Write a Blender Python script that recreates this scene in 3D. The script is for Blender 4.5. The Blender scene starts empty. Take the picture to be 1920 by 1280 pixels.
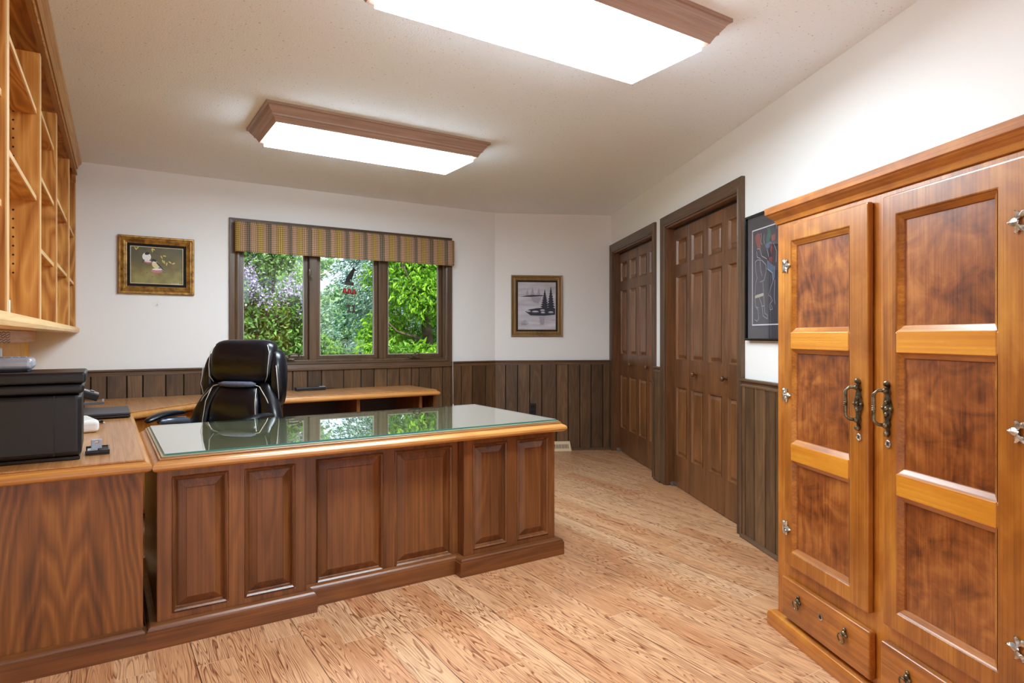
import bpy, bmesh, math, random
import numpy as np
from mathutils import Matrix, Vector
random.seed(7); rng = np.random.default_rng(11)
S = bpy.context.scene
C = S.collection

# ------------------------------------------------------------------ camera, world, sun, exposure
cam_d = bpy.data.cameras.new('camera'); cam = bpy.data.objects.new('camera', cam_d); C.objects.link(cam)
cam_d.sensor_width = 36.0; cam_d.lens = 1185.0/1920*36; cam_d.shift_y = -10.0/1920
cam_d.clip_start = 0.02
cam.location = (0, 0, 1.18); cam.rotation_euler = (math.radians(90), 0, -math.radians(32.9))
S.camera = cam
S.view_settings.view_transform = 'Standard'; S.view_settings.look = 'None'
S.view_settings.gamma = 1; S.view_settings.use_curve_mapping = False
S.view_settings.exposure = 0.57
LAMP = 24.0
w = bpy.data.worlds.new('sky'); S.world = w; w.use_nodes = True
wn = w.node_tree.nodes; wl = w.node_tree.links
bg = wn['Background']
sky = wn.new('ShaderNodeTexSky'); sky.sky_type = 'NISHITA'; sky.sun_disc = False
sky.sun_elevation = math.radians(50); sky.sun_rotation = math.radians(200); sky.dust_density = 3.0; sky.air_density = 0.8
mx = wn.new('ShaderNodeMix'); mx.data_type = 'RGBA'; mx.inputs[0].default_value = 0.7
wl.new(sky.outputs[0], mx.inputs[6]); mx.inputs[7].default_value = (2.3, 2.65, 3.3, 1)
wl.new(mx.outputs[2], bg.inputs[0]); bg.inputs[1].default_value = 0.36
sun_d = bpy.data.lights.new('sun', 'SUN'); sun_d.energy = 6.0; sun_d.angle = math.radians(3); sun_d.color = (1, .96, .88)
sun = bpy.data.objects.new('sun', sun_d); C.objects.link(sun)
sun.rotation_euler = (math.radians(42), 0, math.radians(-14))      # comes over the roof from behind the house
S.cycles.max_bounces = 12; S.cycles.diffuse_bounces = 9; S.cycles.glossy_bounces = 5
S.cycles.transparent_max_bounces = 16; S.cycles.transmission_bounces = 8
S.cycles.sample_clamp_indirect = 6; S.cycles.use_denoising = True
S.cycles.caustics_reflective = False; S.cycles.caustics_refractive = False

# ------------------------------------------------------------------ object helpers
WM = {}
def put(o, parent, m=None):
    C.objects.link(o)
    if parent is not None: o.parent = parent
    WM[o] = m
def thing(name, label, cat, loc=(0, 0, 0), rotz=0, group=None, m=None):
    o = bpy.data.objects.new(name, None); o.empty_display_size = .1
    M = m if m is not None else Matrix.Translation(loc) @ Matrix.Rotation(rotz, 4, 'Z')
    o.matrix_world = M; C.objects.link(o); WM[o] = M.copy()
    o['label'] = label; o['category'] = cat
    if group: o['group'] = group
    return o
def obj(name, bm, mat, parent=None, world=False, smooth=False, bevel=0, seg=2, label=None, m=None, subsurf=0, angle=35):
    """world=True: verts are in world metres and are moved into the parent's space."""
    if world and parent is not None: bm.transform(WM[parent].inverted())
    if smooth: bmesh.ops.recalc_face_normals(bm, faces=bm.faces)
    me = bpy.data.meshes.new(name); bm.to_mesh(me); bm.free()
    for x in (mat if isinstance(mat, (list, tuple)) else [mat]): me.materials.append(x)
    if smooth:
        for p in me.polygons: p.use_smooth = True
    o = bpy.data.objects.new(name, me)
    M = m if m is not None else Matrix.Identity(4)
    o.matrix_local = M
    C.objects.link(o)
    if parent is not None: o.parent = parent; WM[o] = WM[parent] @ M
    else: WM[o] = M.copy()
    if subsurf:
        s = o.modifiers.new('s', 'SUBSURF'); s.levels = subsurf; s.render_levels = subsurf
    if bevel:
        b = o.modifiers.new('b', 'BEVEL'); b.width = bevel; b.segments = seg; b.limit_method = 'ANGLE'; b.angle_limit = math.radians(angle)
        b.harden_normals = False
    if label: o['label'] = label
    return o
def tag(o, label, cat, group=None):
    o['label'] = label; o['category'] = cat
    if group: o['group'] = group
    return o
def struct(name, bm, mat, **k):
    o = obj(name, bm, mat, **k)
    if k.get('parent') is None: o['kind'] = 'structure'
    return o
def copy_tree(o, parent=None, M=None):
    c = o.copy(); C.objects.link(c); c.parent = parent
    WM[c] = WM[o]
    for ch in list(o.children): copy_tree(ch, c)
    return c

def B(): return bmesh.new()
def box(bm, x0, x1, y0, y1, z0, z1, mi=0):
    vs = [bm.verts.new((x, y, z)) for z in (z0, z1) for y in (y0, y1) for x in (x0, x1)]
    for f in ((0, 2, 3, 1), (4, 5, 7, 6), (0, 1, 5, 4), (2, 6, 7, 3), (0, 4, 6, 2), (1, 3, 7, 5)):
        F = bm.faces.new([vs[i] for i in f]); F.material_index = mi
    return vs
def boxb(*a):
    bm = B(); box(bm, *a); return bm
def prism(bm, pts, z0, z1, mi=0):
    """polygon in x,y (counter-clockwise) between two heights"""
    a = [bm.verts.new((p[0], p[1], z0)) for p in pts]; b = [bm.verts.new((p[0], p[1], z1)) for p in pts]
    n = len(pts)
    bm.faces.new(a[::-1]).material_index = mi; bm.faces.new(b).material_index = mi
    for i in range(n): bm.faces.new((a[i], a[(i+1) % n], b[(i+1) % n], b[i])).material_index = mi
def extr(bm, prof, p0, p1, up=(0, 0, 1), out=None, mi=0, m0=0, m1=0):
    """sweep a closed 2-D profile (out, up) from p0 to p1; out = horizontal direction; m0,m1 = mitre slopes along path per unit out"""
    p0, p1, up = Vector(p0), Vector(p1), Vector(up); d = (p1-p0).normalized()
    out = Vector(out) if out is not None else d.cross(up)
    A = [bm.verts.new(p0+out*a+up*b+d*(m0*a)) for a, b in prof]; Z = [bm.verts.new(p1+out*a+up*b-d*(m1*a)) for a, b in prof]
    n = len(prof)
    fs = [bm.faces.new(A[::-1]), bm.faces.new(Z)]
    for i in range(n): fs.append(bm.faces.new((A[i], A[(i+1) % n], Z[(i+1) % n], Z[i])))
    for f in fs: f.material_index = mi
    bmesh.ops.recalc_face_normals(bm, faces=fs)
def tube(bm, pts, r, n=8, closed=False, mi=0):
    pts = [Vector(p) for p in pts]; L = len(pts); rings = []
    rs = r if isinstance(r, (list, tuple)) else [r]*L
    ref = None
    for i in range(L):
        a = pts[i-1] if (i > 0 or closed) else pts[i]; b = pts[(i+1) % L] if (i < L-1 or closed) else pts[i]
        t = (b-a).normalized()
        if ref is None: ref = t.orthogonal().normalized()
        ref = (ref - t*ref.dot(t)); ref = ref.normalized() if ref.length > 1e-6 else t.orthogonal().normalized()
        bi = t.cross(ref)
        rings.append([bm.verts.new(pts[i]+(ref*math.cos(2*math.pi*k/n)+bi*math.sin(2*math.pi*k/n))*rs[i]) for k in range(n)])
    for i in range(L if closed else L-1):
        A, Z = rings[i], rings[(i+1) % L]
        for k in range(n): bm.faces.new((A[k], A[(k+1) % n], Z[(k+1) % n], Z[k])).material_index = mi
    if not closed:
        bm.faces.new(rings[0][::-1]).material_index = mi; bm.faces.new(rings[-1]).material_index = mi
def lathe(bm, prof, c=(0, 0, 0), axis='Z', n=20, mi=0):
    c = Vector(c); rings = []
    for r, h in prof:
        ring = []
        for k in range(n):
            a = 2*math.pi*k/n; x, y = r*math.cos(a), r*math.sin(a)
            p = {'Z': (x, y, h), 'Y': (x, h, y), 'X': (h, x, y)}[axis]
            ring.append(bm.verts.new(c+Vector(p)))
        rings.append(ring)
    fs = []
    for i in range(len(rings)-1):
        for k in range(n): fs.append(bm.faces.new((rings[i][k], rings[i][(k+1) % n], rings[i+1][(k+1) % n], rings[i+1][k])))
    fs.append(bm.faces.new(rings[0][::-1])); fs.append(bm.faces.new(rings[-1]))
    for f in fs: f.material_index = mi
    bmesh.ops.recalc_face_normals(bm, faces=fs)
def sph(bm, c, r, sx=1, sy=1, sz=1, n=10, mi=0):
    g = bmesh.ops.create_uvsphere(bm, u_segments=n, v_segments=max(6, n*2//3), radius=r)
    for v in g['verts']:
        v.co = Vector((v.co.x*sx, v.co.y*sy, v.co.z*sz))+Vector(c)
        for f in v.link_faces: f.material_index = mi
def nested(bm, x0, x1, z0, z1, y, prof, close=True, mi=0):
    """rings of rectangles facing -y: prof = [(inset, depth), ...]"""
    prev = None
    for ins, dep in prof:
        r = [bm.verts.new(p) for p in ((x0+ins, y+dep, z0+ins), (x1-ins, y+dep, z0+ins), (x1-ins, y+dep, z1-ins), (x0+ins, y+dep, z1-ins))]
        if prev:
            for i in range(4): bm.faces.new((prev[i], prev[(i+1) % 4], r[(i+1) % 4], r[i])).material_index = mi
        prev = r
    if close: bm.faces.new(prev).material_index = mi
def grid_frame(bm, x0, x1, z0, z1, y, t, holes):
    """slab of thickness t with rectangular holes (a column or a row-major set): stiles and rails as boxes"""
    xs = sorted({x0, x1} | {h[0] for h in holes} | {h[1] for h in holes})
    zs = sorted({z0, z1} | {h[2] for h in holes} | {h[3] for h in holes})
    V = {}
    def v(i, j, k):
        if (i, j, k) not in V: V[(i, j, k)] = bm.verts.new((xs[i], y+(t if k else 0), zs[j]))
        return V[(i, j, k)]
    def solid(i, j):
        if not (0 <= i < len(xs)-1 and 0 <= j < len(zs)-1): return False
        cx, cz = (xs[i]+xs[i+1])/2, (zs[j]+zs[j+1])/2
        return not any(h[0] < cx < h[1] and h[2] < cz < h[3] for h in holes)
    for i in range(len(xs)-1):
        for j in range(len(zs)-1):
            if not solid(i, j): continue
            bm.faces.new((v(i, j, 0), v(i+1, j, 0), v(i+1, j+1, 0), v(i, j+1, 0)))
            bm.faces.new((v(i, j, 1), v(i, j+1, 1), v(i+1, j+1, 1), v(i+1, j, 1)))
            if not solid(i-1, j): bm.faces.new((v(i, j, 0), v(i, j+1, 0), v(i, j+1, 1), v(i, j, 1)))
            if not solid(i+1, j): bm.faces.new((v(i+1, j, 0), v(i+1, j, 1), v(i+1, j+1, 1), v(i+1, j+1, 0)))
            if not solid(i, j-1): bm.faces.new((v(i, j, 0), v(i, j, 1), v(i+1, j, 1), v(i+1, j, 0)))
            if not solid(i, j+1): bm.faces.new((v(i, j+1, 0), v(i+1, j+1, 0), v(i+1, j+1, 1), v(i, j+1, 1)))

# ------------------------------------------------------------------ materials
def srgb(r, g, b):
    f = lambda c: (c/255/12.92 if c/255 <= .04045 else ((c/255+.055)/1.055)**2.4)
    return (f(r), f(g), f(b), 1)
class NT:
    def __init__(s, name):
        s.m = bpy.data.materials.new(name); s.m.use_nodes = True; s.t = s.m.node_tree
        s.p = s.t.nodes['Principled BSDF']; s.out = s.t.nodes['Material Output']
    def n(s, typ, **kw):
        x = s.t.nodes.new(typ)
        for k, v in kw.items(): setattr(x, k, v)
        return x
    def L(s, a, b): s.t.links.new(a, b)
    def math(s, op, a, b=None, c=None):
        x = s.n('ShaderNodeMath', operation=op)
        for i, v in enumerate((a, b, c)):
            if v is None: continue
            if isinstance(v, (int, float)): x.inputs[i].default_value = v
            else: s.L(v, x.inputs[i])
        return x.outputs[0]
    def ramp(s, fac, stops, interp='LINEAR'):
        r = s.n('ShaderNodeValToRGB'); r.color_ramp.interpolation = interp
        e = r.color_ramp.elements
        while len(e) > 1: e.remove(e[-1])
        e[0].position = stops[0][0]; e[0].color = stops[0][1]
        for p, c in stops[1:]:
            q = e.new(p); q.color = c
        s.L(fac, r.inputs[0]); return r.outputs[0]
    def noise(s, vec, scale, detail=2, rough=.5, dist=0):
        x = s.n('ShaderNodeTexNoise'); x.inputs['Scale'].default_value = scale; x.inputs['Detail'].default_value = detail
        x.inputs['Roughness'].default_value = rough; x.inputs['Distortion'].default_value = dist
        if vec is not None: s.L(vec, x.inputs['Vector'])
        return x.outputs['Fac']
    def mix(s, fac, a, b, mode='MIX'):
        x = s.n('ShaderNodeMix', data_type='RGBA', blend_type=mode)
        for i, v in ((0, fac), (6, a), (7, b)):
            if isinstance(v, (int, float)): x.inputs[i].default_value = v
            elif isinstance(v, tuple): x.inputs[i].default_value = v
            else: s.L(v, x.inputs[i])
        return x.outputs[2]
    def bump(s, h, strength, dist=.002):
        b = s.n('ShaderNodeBump'); b.inputs['Strength'].default_value = strength; b.inputs['Distance'].default_value = dist
        s.L(h, b.inputs['Height']); s.L(b.outputs[0], s.p.inputs['Normal'])
def plain(name, col, rough=.5, metal=0, coat=0, spec=.5, emit=None, estr=0):
    t = NT(name); p = t.p; p.inputs['Base Color'].default_value = col; p.inputs['Roughness'].default_value = rough
    p.inputs['Metallic'].default_value = metal; p.inputs['Coat Weight'].default_value = coat; p.inputs['Specular IOR Level'].default_value = spec
    if emit: p.inputs['Emission Color'].default_value = emit; p.inputs['Emission Strength'].default_value = estr
    return t.m
def coords(t, axis, across, along, seedscale=1.0):
    tc = t.n('ShaderNodeTexCoord'); oi = t.n('ShaderNodeObjectInfo'); g = t.n('ShaderNodeNewGeometry')
    r = t.math('ADD', t.math('MULTIPLY', oi.outputs['Random'], 37.0), t.math('MULTIPLY', g.outputs['Random Per Island'], 53.0))
    cb = t.n('ShaderNodeCombineXYZ')
    for i in range(3): t.L(r, cb.inputs[i])
    mp = t.n('ShaderNodeMapping'); mp.inputs['Scale'].default_value = tuple(along if 'XYZ'[i] == axis else across for i in range(3))
    t.L(tc.outputs['Object'], mp.inputs[0])
    va = t.n('ShaderNodeVectorMath', operation='ADD'); t.L(mp.outputs[0], va.inputs[0]); t.L(cb.outputs[0], va.inputs[1])
    return va.outputs[0], g.outputs['Random Per Island'], oi.outputs['Random']
_wc = {}
def wood(key, dark, mid, light, axis='Z', across=9, along=1.1, rings=7, rough=.35, mottle=.0, coat=.15, islvar=.25, line=.28, fibre=.5):
    k = (key, axis)
    if k in _wc: return _wc[k]
    dark, mid, light = [(c[0], c[1]*.985, c[2]*.74, 1) for c in (dark, mid, light)]
    t = NT(key+'_'+axis)
    v, isl, ob = coords(t, axis, across, along)
    base = t.noise(v, 1.0, 2, .45, .3)
    ring = t.math('FRACT', t.math('MULTIPLY', base, rings*2))
    ring = t.math('PINGPONG', t.math('MULTIPLY', base, rings*2), 0.5)
    ring = t.math('MULTIPLY', ring, 2.0)
    mp = t.n('ShaderNodeMapping'); mp.inputs['Scale'].default_value = tuple(.35 if 'XYZ'[i] == axis else 7 for i in range(3)); t.L(v, mp.inputs[0])
    fib = t.noise(mp.outputs[0], 3.0, 3, .6)
    low = t.noise(v, .35, 2, .5)
    f = t.math('ADD', t.math('MULTIPLY', ring, line*.5), t.math('MULTIPLY', fib, fibre))
    f = t.math('ADD', f, t.math('MULTIPLY', low, .5))
    if mottle:
        mp2 = t.n('ShaderNodeMapping'); mp2.inputs['Scale'].default_value = tuple(3 if 'XYZ'[i] == axis else 1 for i in range(3)); t.L(v, mp2.inputs[0])
        f = t.math('ADD', f, t.math('MULTIPLY', t.math('SUBTRACT', t.noise(mp2.outputs[0], .9, 4, .6, .8), .5), mottle))
    c0 = line*.25+fibre*.5+.25
    col = t.ramp(f, [(max(0, c0-.28), light), (c0, mid), (min(1, c0+.28), dark)])
    hv = t.n('ShaderNodeHueSaturation'); t.L(col, hv.inputs['Color'])
    t.L(t.math('ADD', t.math('MULTIPLY', isl, islvar*2), 1-islvar), hv.inputs['Value'])
    t.L(hv.outputs[0], t.p.inputs['Base Color'])
    t.L(t.math('ADD', t.math('MULTIPLY', fib, .12), rough-.06), t.p.inputs['Roughness'])
    t.p.inputs['Coat Weight'].default_value = coat; t.p.inputs['Coat Roughness'].default_value = .26
    t.bump(fib, .12, .001)
    _wc[k] = t.m; return t.m
def W_desk(a='Z'): return wood('walnut_desk', srgb(64, 34, 18), srgb(114, 68, 40), srgb(150, 94, 56), a, 9, .9, 3, .33, .25, .25, .08)
def W_retpanel():
    """book-matched flame veneer mirrored about a vertical line"""
    t = NT('flame_veneer'); tc = t.n('ShaderNodeTexCoord'); sx = t.n('ShaderNodeSeparateXYZ'); t.L(tc.outputs['Object'], sx.inputs[0])
    xa = t.math('ABSOLUTE', t.math('ADD', sx.outputs[0], .115)); z = sx.outputs[2]
    cb = t.n('ShaderNodeCombineXYZ'); t.L(t.math('MULTIPLY', xa, 7.0), cb.inputs[0]); t.L(t.math('MULTIPLY', z, 1.5), cb.inputs[2]); cb.inputs[1].default_value = 4.3
    n = t.noise(cb.outputs[0], 1.0, 2, .5)
    para = t.math('MULTIPLY', t.math('POWER', t.math('ABSOLUTE', t.math('SUBTRACT', xa, .07)), 1.4), 60.0)
    v = t.math('ADD', t.math('MULTIPLY', n, 6.0), t.math('ADD', para, t.math('MULTIPLY', z, 5.0)))
    ring = t.math('MULTIPLY', t.math('PINGPONG', v, .5), 2.0)
    cf = t.n('ShaderNodeCombineXYZ'); t.L(t.math('MULTIPLY', xa, 120.0), cf.inputs[0]); t.L(t.math('MULTIPLY', z, 3.0), cf.inputs[2])
    fib = t.noise(cf.outputs[0], 1.0, 3, .6)
    cb5 = t.n('ShaderNodeCombineXYZ'); t.L(t.math('MULTIPLY', xa, 16.0), cb5.inputs[0]); t.L(t.math('MULTIPLY', z, .8), cb5.inputs[2])
    band = t.noise(cb5.outputs[0], 1.0, 1)
    f = t.math('ADD', t.math('ADD', t.math('MULTIPLY', ring, .22), t.math('MULTIPLY', fib, .35)), t.math('MULTIPLY', band, .5))
    t.L(t.ramp(f, [(.28, srgb(164, 106, 50)), (.52, srgb(128, 76, 34)), (.78, srgb(84, 48, 22))]), t.p.inputs['Base Color'])
    t.p.inputs['Roughness'].default_value = .34; t.p.inputs['Coat Weight'].default_value = .2; t.p.inputs['Coat Roughness'].default_value = .25
    t.bump(fib, .08, .001); return t.m
def W_top(a='X'): return wood('walnut_top', srgb(132, 84, 52), srgb(178, 122, 80), srgb(206, 156, 112), a, 11, .8, 4, .3, 0, .4, .05)
def W_edge(a='X'): return wood('walnut_edge', srgb(140, 86, 44), srgb(190, 130, 74), srgb(220, 166, 108), a, 14, .8, 4, .3, 0, .4, .05)
def W_wains(a='Z'): return wood('dark_boards', srgb(48, 34, 26), srgb(88, 64, 48), srgb(124, 92, 68), a, 10, 1.2, 4, .42, .35, .1, .28)
def W_trim(a='Z'): return wood('dark_trim', srgb(52, 36, 28), srgb(88, 64, 50), srgb(118, 90, 72), a, 16, 1.0, 3, .38, .1, .15, .1)
def W_door(a='Z'): return wood('dark_door', srgb(60, 34, 20), srgb(104, 66, 42), srgb(140, 92, 60), a, 10, 1.0, 3, .36, .15, .2, .1)
def W_pine(a='Z'): return wood('fir_plywood', srgb(150, 88, 32), srgb(196, 132, 66), srgb(224, 168, 100), a, 6, 1.3, 6, .4, .25, .15, .06, line=.8)
def W_crown(a='Y'): return wood('crown_fir', srgb(134, 86, 40), srgb(180, 128, 70), srgb(212, 166, 104), a, 18, .8, 3, .4, .1, .15, .06)
def W_pedge(a='Z'): return wood('pale_edge', srgb(196, 150, 104), srgb(222, 182, 138), srgb(240, 210, 172), a, 14, 1, 3, .45, 0, .1, .04)
def W_arm(a='Z'): return wood('honey_armoire', srgb(112, 56, 16), srgb(168, 100, 36), srgb(206, 142, 64), a, 7, 1.6, 2, .3, .6, .6, .13)
def W_armp(a='Z'): return wood('mottled_panel', srgb(84, 36, 12), srgb(142, 78, 36), srgb(180, 114, 62), a, 9, 4.0, 3, .32, .95, .6, .04)
def W_fix(a='X'): return wood('fixture_wood', srgb(118, 92, 90), srgb(158, 128, 128), srgb(182, 154, 154), a, 14, .8, 3, .4, 0, .2, .05)

def m_wall():
    t = NT('wall_paint'); tc = t.n('ShaderNodeTexCoord')
    n = t.noise(tc.outputs['Object'], 220, 2)
    t.p.inputs['Base Color'].default_value = (.86, .855, .845, 1); t.p.inputs['Roughness'].default_value = .85
    t.p.inputs['Specular IOR Level'].default_value = .2
    t.bump(n, .06, .001); return t.m
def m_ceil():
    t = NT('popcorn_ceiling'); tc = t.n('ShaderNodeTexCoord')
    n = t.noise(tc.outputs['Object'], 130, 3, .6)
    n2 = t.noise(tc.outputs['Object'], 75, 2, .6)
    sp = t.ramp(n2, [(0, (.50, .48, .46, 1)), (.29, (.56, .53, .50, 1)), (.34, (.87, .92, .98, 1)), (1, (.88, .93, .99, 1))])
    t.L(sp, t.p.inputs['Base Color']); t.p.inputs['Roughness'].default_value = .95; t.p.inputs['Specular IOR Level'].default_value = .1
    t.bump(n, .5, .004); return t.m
def m_floor():
    t = NT('oak_floor'); tc = t.n('ShaderNodeTexCoord'); sx = t.n('ShaderNodeSeparateXYZ'); t.L(tc.outputs['Object'], sx.inputs[0])
    x, y = sx.outputs[0], sx.outputs[1]
    cx = t.math('DIVIDE', t.math('SUBTRACT', x, .03), .125); col = t.math('FLOOR', cx); fx = t.math('FRACT', cx)
    wn1 = t.n('ShaderNodeTexWhiteNoise', noise_dimensions='1D'); t.L(col, wn1.inputs['W'])
    cy = t.math('DIVIDE', t.math('ADD', y, t.math('MULTIPLY', wn1.outputs[0], 3.0)), .86); row = t.math('FLOOR', cy); fy = t.math('FRACT', cy)
    cb = t.n('ShaderNodeCombineXYZ'); t.L(col, cb.inputs[0]); t.L(row, cb.inputs[1])
    wn2 = t.n('ShaderNodeTexWhiteNoise', noise_dimensions='3D'); t.L(cb.outputs[0], wn2.inputs[0]); rnd = wn2.outputs[0]
    gx = t.math('MULTIPLY', x, 15.0); gy = t.math('MULTIPLY', y, 1.15)
    cb2 = t.n('ShaderNodeCombineXYZ'); t.L(gx, cb2.inputs[0]); t.L(gy, cb2.inputs[1]); t.L(t.math('MULTIPLY', rnd, 90.0), cb2.inputs[2])
    base = t.noise(cb2.outputs[0], 1.0, 2.0, .5, .15)
    ring = t.math('FRACT', t.math('MULTIPLY', base, 26.0))
    line = t.ramp(ring, [(0, (0, 0, 0, 1)), (.42, (.03, .03, .03, 1)), (.68, (.4, .4, .4, 1)), (.86, (1, 1, 1, 1)), (1, (0, 0, 0, 1))])
    cb3 = t.n('ShaderNodeCombineXYZ'); t.L(t.math('MULTIPLY', x, 260.0), cb3.inputs[0]); t.L(t.math('MULTIPLY', y, 9.0), cb3.inputs[1]); t.L(rnd, cb3.inputs[2])
    fib = t.noise(cb3.outputs[0], 1.0, 2, .5)
    soft = t.noise(cb2.outputs[0], .5, 1)
    fade = t.ramp(t.noise(cb2.outputs[0], .8, 1), [(.3, (.4, .4, .4, 1)), (.55, (1, 1, 1, 1))])
    tone = t.ramp(t.math('ADD', t.math('MULTIPLY', rnd, .6), t.math('MULTIPLY', soft, .4)),
                  [(.1, srgb(200, 142, 98)), (.45, srgb(216, 164, 120)), (.9, srgb(226, 184, 142))])
    grain = t.math('MULTIPLY', t.math('ADD', t.math('MULTIPLY', line, 1.0), t.math('MULTIPLY', t.math('SUBTRACT', fib, .42), 1.4)), fade)
    c = t.mix(t.math('MAXIMUM', t.math('MINIMUM', grain, 1.0), 0.0), tone, srgb(128, 72, 42))
    # seams
    third = t.math('MODULO', t.math('ADD', col, 301.0), 3.0)
    strong = t.math('COMPARE', third, 0.0, .5)
    edge = t.math('LESS_THAN', fx, .022)
    endj = t.math('LESS_THAN', fy, .003)
    c = t.mix(t.math('MULTIPLY', edge, t.math('ADD', t.math('MULTIPLY', strong, .75), .22)), c, srgb(60, 36, 24))
    c = t.mix(t.math('MULTIPLY', endj, .5), c, srgb(240, 206, 170))
    t.L(c, t.p.inputs['Base Color'])
    t.L(t.math('ADD', t.math('MULTIPLY', fib, .15), .27), t.p.inputs['Roughness'])
    t.p.inputs['Specular IOR Level'].default_value = .42
    t.bump(t.math('SUBTRACT', 1.0, t.math('MULTIPLY', grain, .5)), .15, .0012)
    return t.m
def m_valance():
    t = NT('woven_stripe'); tc = t.n('ShaderNodeTexCoord'); sx = t.n('ShaderNodeSeparateXYZ'); t.L(tc.outputs['Object'], sx.inputs[0])
    x = t.math('ADD', sx.outputs[0], sx.outputs[1]); z = sx.outputs[2]
    f = t.math('FRACT', t.math('DIVIDE', t.math('ADD', x, .065), .163))
    c = t.ramp(f, [(0, srgb(92, 78, 58)), (.10, srgb(92, 78, 58)), (.14, srgb(190, 140, 106)), (.30, srgb(186, 142, 110)), (.40, srgb(158, 120, 62)), (.47, srgb(176, 142, 24)),
                   (.62, srgb(180, 146, 28)), (.68, srgb(168, 128, 92)), (.80, srgb(186, 138, 106)), (.90, srgb(120, 98, 76)), (1, srgb(92, 78, 58))])
    wx = t.math('FRACT', t.math('MULTIPLY', x, 75.0)); wz = t.math('FRACT', t.math('MULTIPLY', z, 62.0))
    dz = t.math('LESS_THAN', wz, .24); dx = t.math('LESS_THAN', wx, .28); lt = t.math('LESS_THAN', t.math('ABSOLUTE', t.math('SUBTRACT', wx, .62)), .12)
    c = t.mix(t.math('MULTIPLY', lt, .45), c, srgb(236, 222, 196))
    c = t.mix(t.math('MULTIPLY', dx, .5), c, srgb(76, 58, 46))
    c = t.mix(t.math('MULTIPLY', dz, .75), c, srgb(58, 46, 40))
    t.L(c, t.p.inputs['Base Color']); t.p.inputs['Roughness'].default_value = .9
    t.bump(t.math('ADD', wx, wz), .3, .001); return t.m
def m_glass(name, tint=(1, 1, 1, 1), double=True, extra=0.0):
    """thin pane: Schlick reflectance of both faces over a clear straight-through pane"""
    t = NT(name); t.t.nodes.remove(t.p)
    g = t.n('ShaderNodeNewGeometry'); vd = t.n('ShaderNodeVectorMath', operation='DOT_PRODUCT'); t.L(g.outputs['Incoming'], vd.inputs[0]); t.L(g.outputs['Normal'], vd.inputs[1])
    c = t.math('ABSOLUTE', vd.outputs['Value']); R1 = t.math('ADD', t.math('MULTIPLY', t.math('POWER', t.math('SUBTRACT', 1.0, c), 5.0), .957), .043)
    if double: R1 = t.math('DIVIDE', t.math('MULTIPLY', R1, 2.0), t.math('ADD', R1, 1.0))
    tr = t.n('ShaderNodeBsdfTransparent'); tr.inputs[0].default_value = tint
    gl = t.n('ShaderNodeBsdfGlossy'); gl.inputs['Roughness'].default_value = 0.0; gl.inputs[0].default_value = (1, 1, 1, 1)
    mxs = t.n('ShaderNodeMixShader'); t.L(t.math('MINIMUM', t.math('ADD', R1, extra), 1.0), mxs.inputs[0]); t.L(tr.outputs[0], mxs.inputs[1]); t.L(gl.outputs[0], mxs.inputs[2])
    t.L(mxs.outputs[0], t.out.inputs[0]); return t.m
def m_clear(name, tint):
    t = NT(name); t.t.nodes.remove(t.p); tr = t.n('ShaderNodeBsdfTransparent'); tr.inputs[0].default_value = tint; t.L(tr.outputs[0], t.out.inputs[0]); return t.m
def m_leaf(name, cols, rough=.5, trans=.35):
    t = NT(name); g = t.n('ShaderNodeNewGeometry')
    st = [(i/(len(cols)-1), c) for i, c in enumerate(cols)]
    c = t.ramp(g.outputs['Random Per Island'], st)
    t.L(c, t.p.inputs['Base Color']); t.p.inputs['Roughness'].default_value = rough; t.p.inputs['Specular IOR Level'].default_value = .3
    tl = t.n('ShaderNodeBsdfTranslucent'); t.L(c, tl.inputs[0]); ms = t.n('ShaderNodeMixShader'); ms.inputs[0].default_value = trans
    t.L(t.p.outputs[0], ms.inputs[1]); t.L(tl.outputs[0], ms.inputs[2]); t.L(ms.outputs[0], t.out.inputs[0]); return t.m
def m_leather():
    t = NT('black_leather'); tc = t.n('ShaderNodeTexCoord'); n = t.noise(tc.outputs['Object'], 260, 2); n2 = t.noise(tc.outputs['Object'], 14, 3, .6)
    t.p.inputs['Base Color'].default_value = srgb(10, 12, 20); t.p.inputs['Roughness'].default_value = .3; t.p.inputs['Coat Weight'].default_value = .1
    t.bump(t.math('ADD', t.math('MULTIPLY', n, .25), n2), .25, .004); return t.m
def m_speck(name, c1, c2, scale, rough=.6, bump=.0, dist=.002, metal=0):
    t = NT(name); tc = t.n('ShaderNodeTexCoord'); n = t.noise(tc.outputs['Object'], scale, 3, .6)
    t.L(t.ramp(n, [(.35, c1), (.65, c2)]), t.p.inputs['Base Color']); t.p.inputs['Roughness'].default_value = rough; t.p.inputs['Metallic'].default_value = metal
    if bump: t.bump(n, bump, dist)
    return t.m
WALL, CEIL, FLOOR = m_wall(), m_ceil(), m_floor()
DARKGAP = plain('dark_gap', srgb(22, 16, 14), .8)
BRASS = m_speck('antique_brass', srgb(70, 62, 50), srgb(150, 138, 112), 60, .35, metal=.9)
PEWTER = m_speck('pewter', srgb(150, 148, 142), srgb(225, 222, 214), 50, .25, metal=.85)
PAPER = plain('white_paper', srgb(232, 236, 240), .6)
BLACKP = m_speck('black_plastic', srgb(9, 9, 13), srgb(15, 15, 20), 90, .38)
BLACKG = plain('black_gloss', srgb(12, 12, 14), .15)
GREYP = plain('grey_plastic', srgb(150, 152, 160), .4)
SILVER = plain('silver_plastic', srgb(176, 178, 188), .3, .3)
WHITEP = plain('white_plastic', srgb(226, 226, 222), .4)
STEEL = plain('steel', srgb(180, 180, 182), .25, .9)

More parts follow.
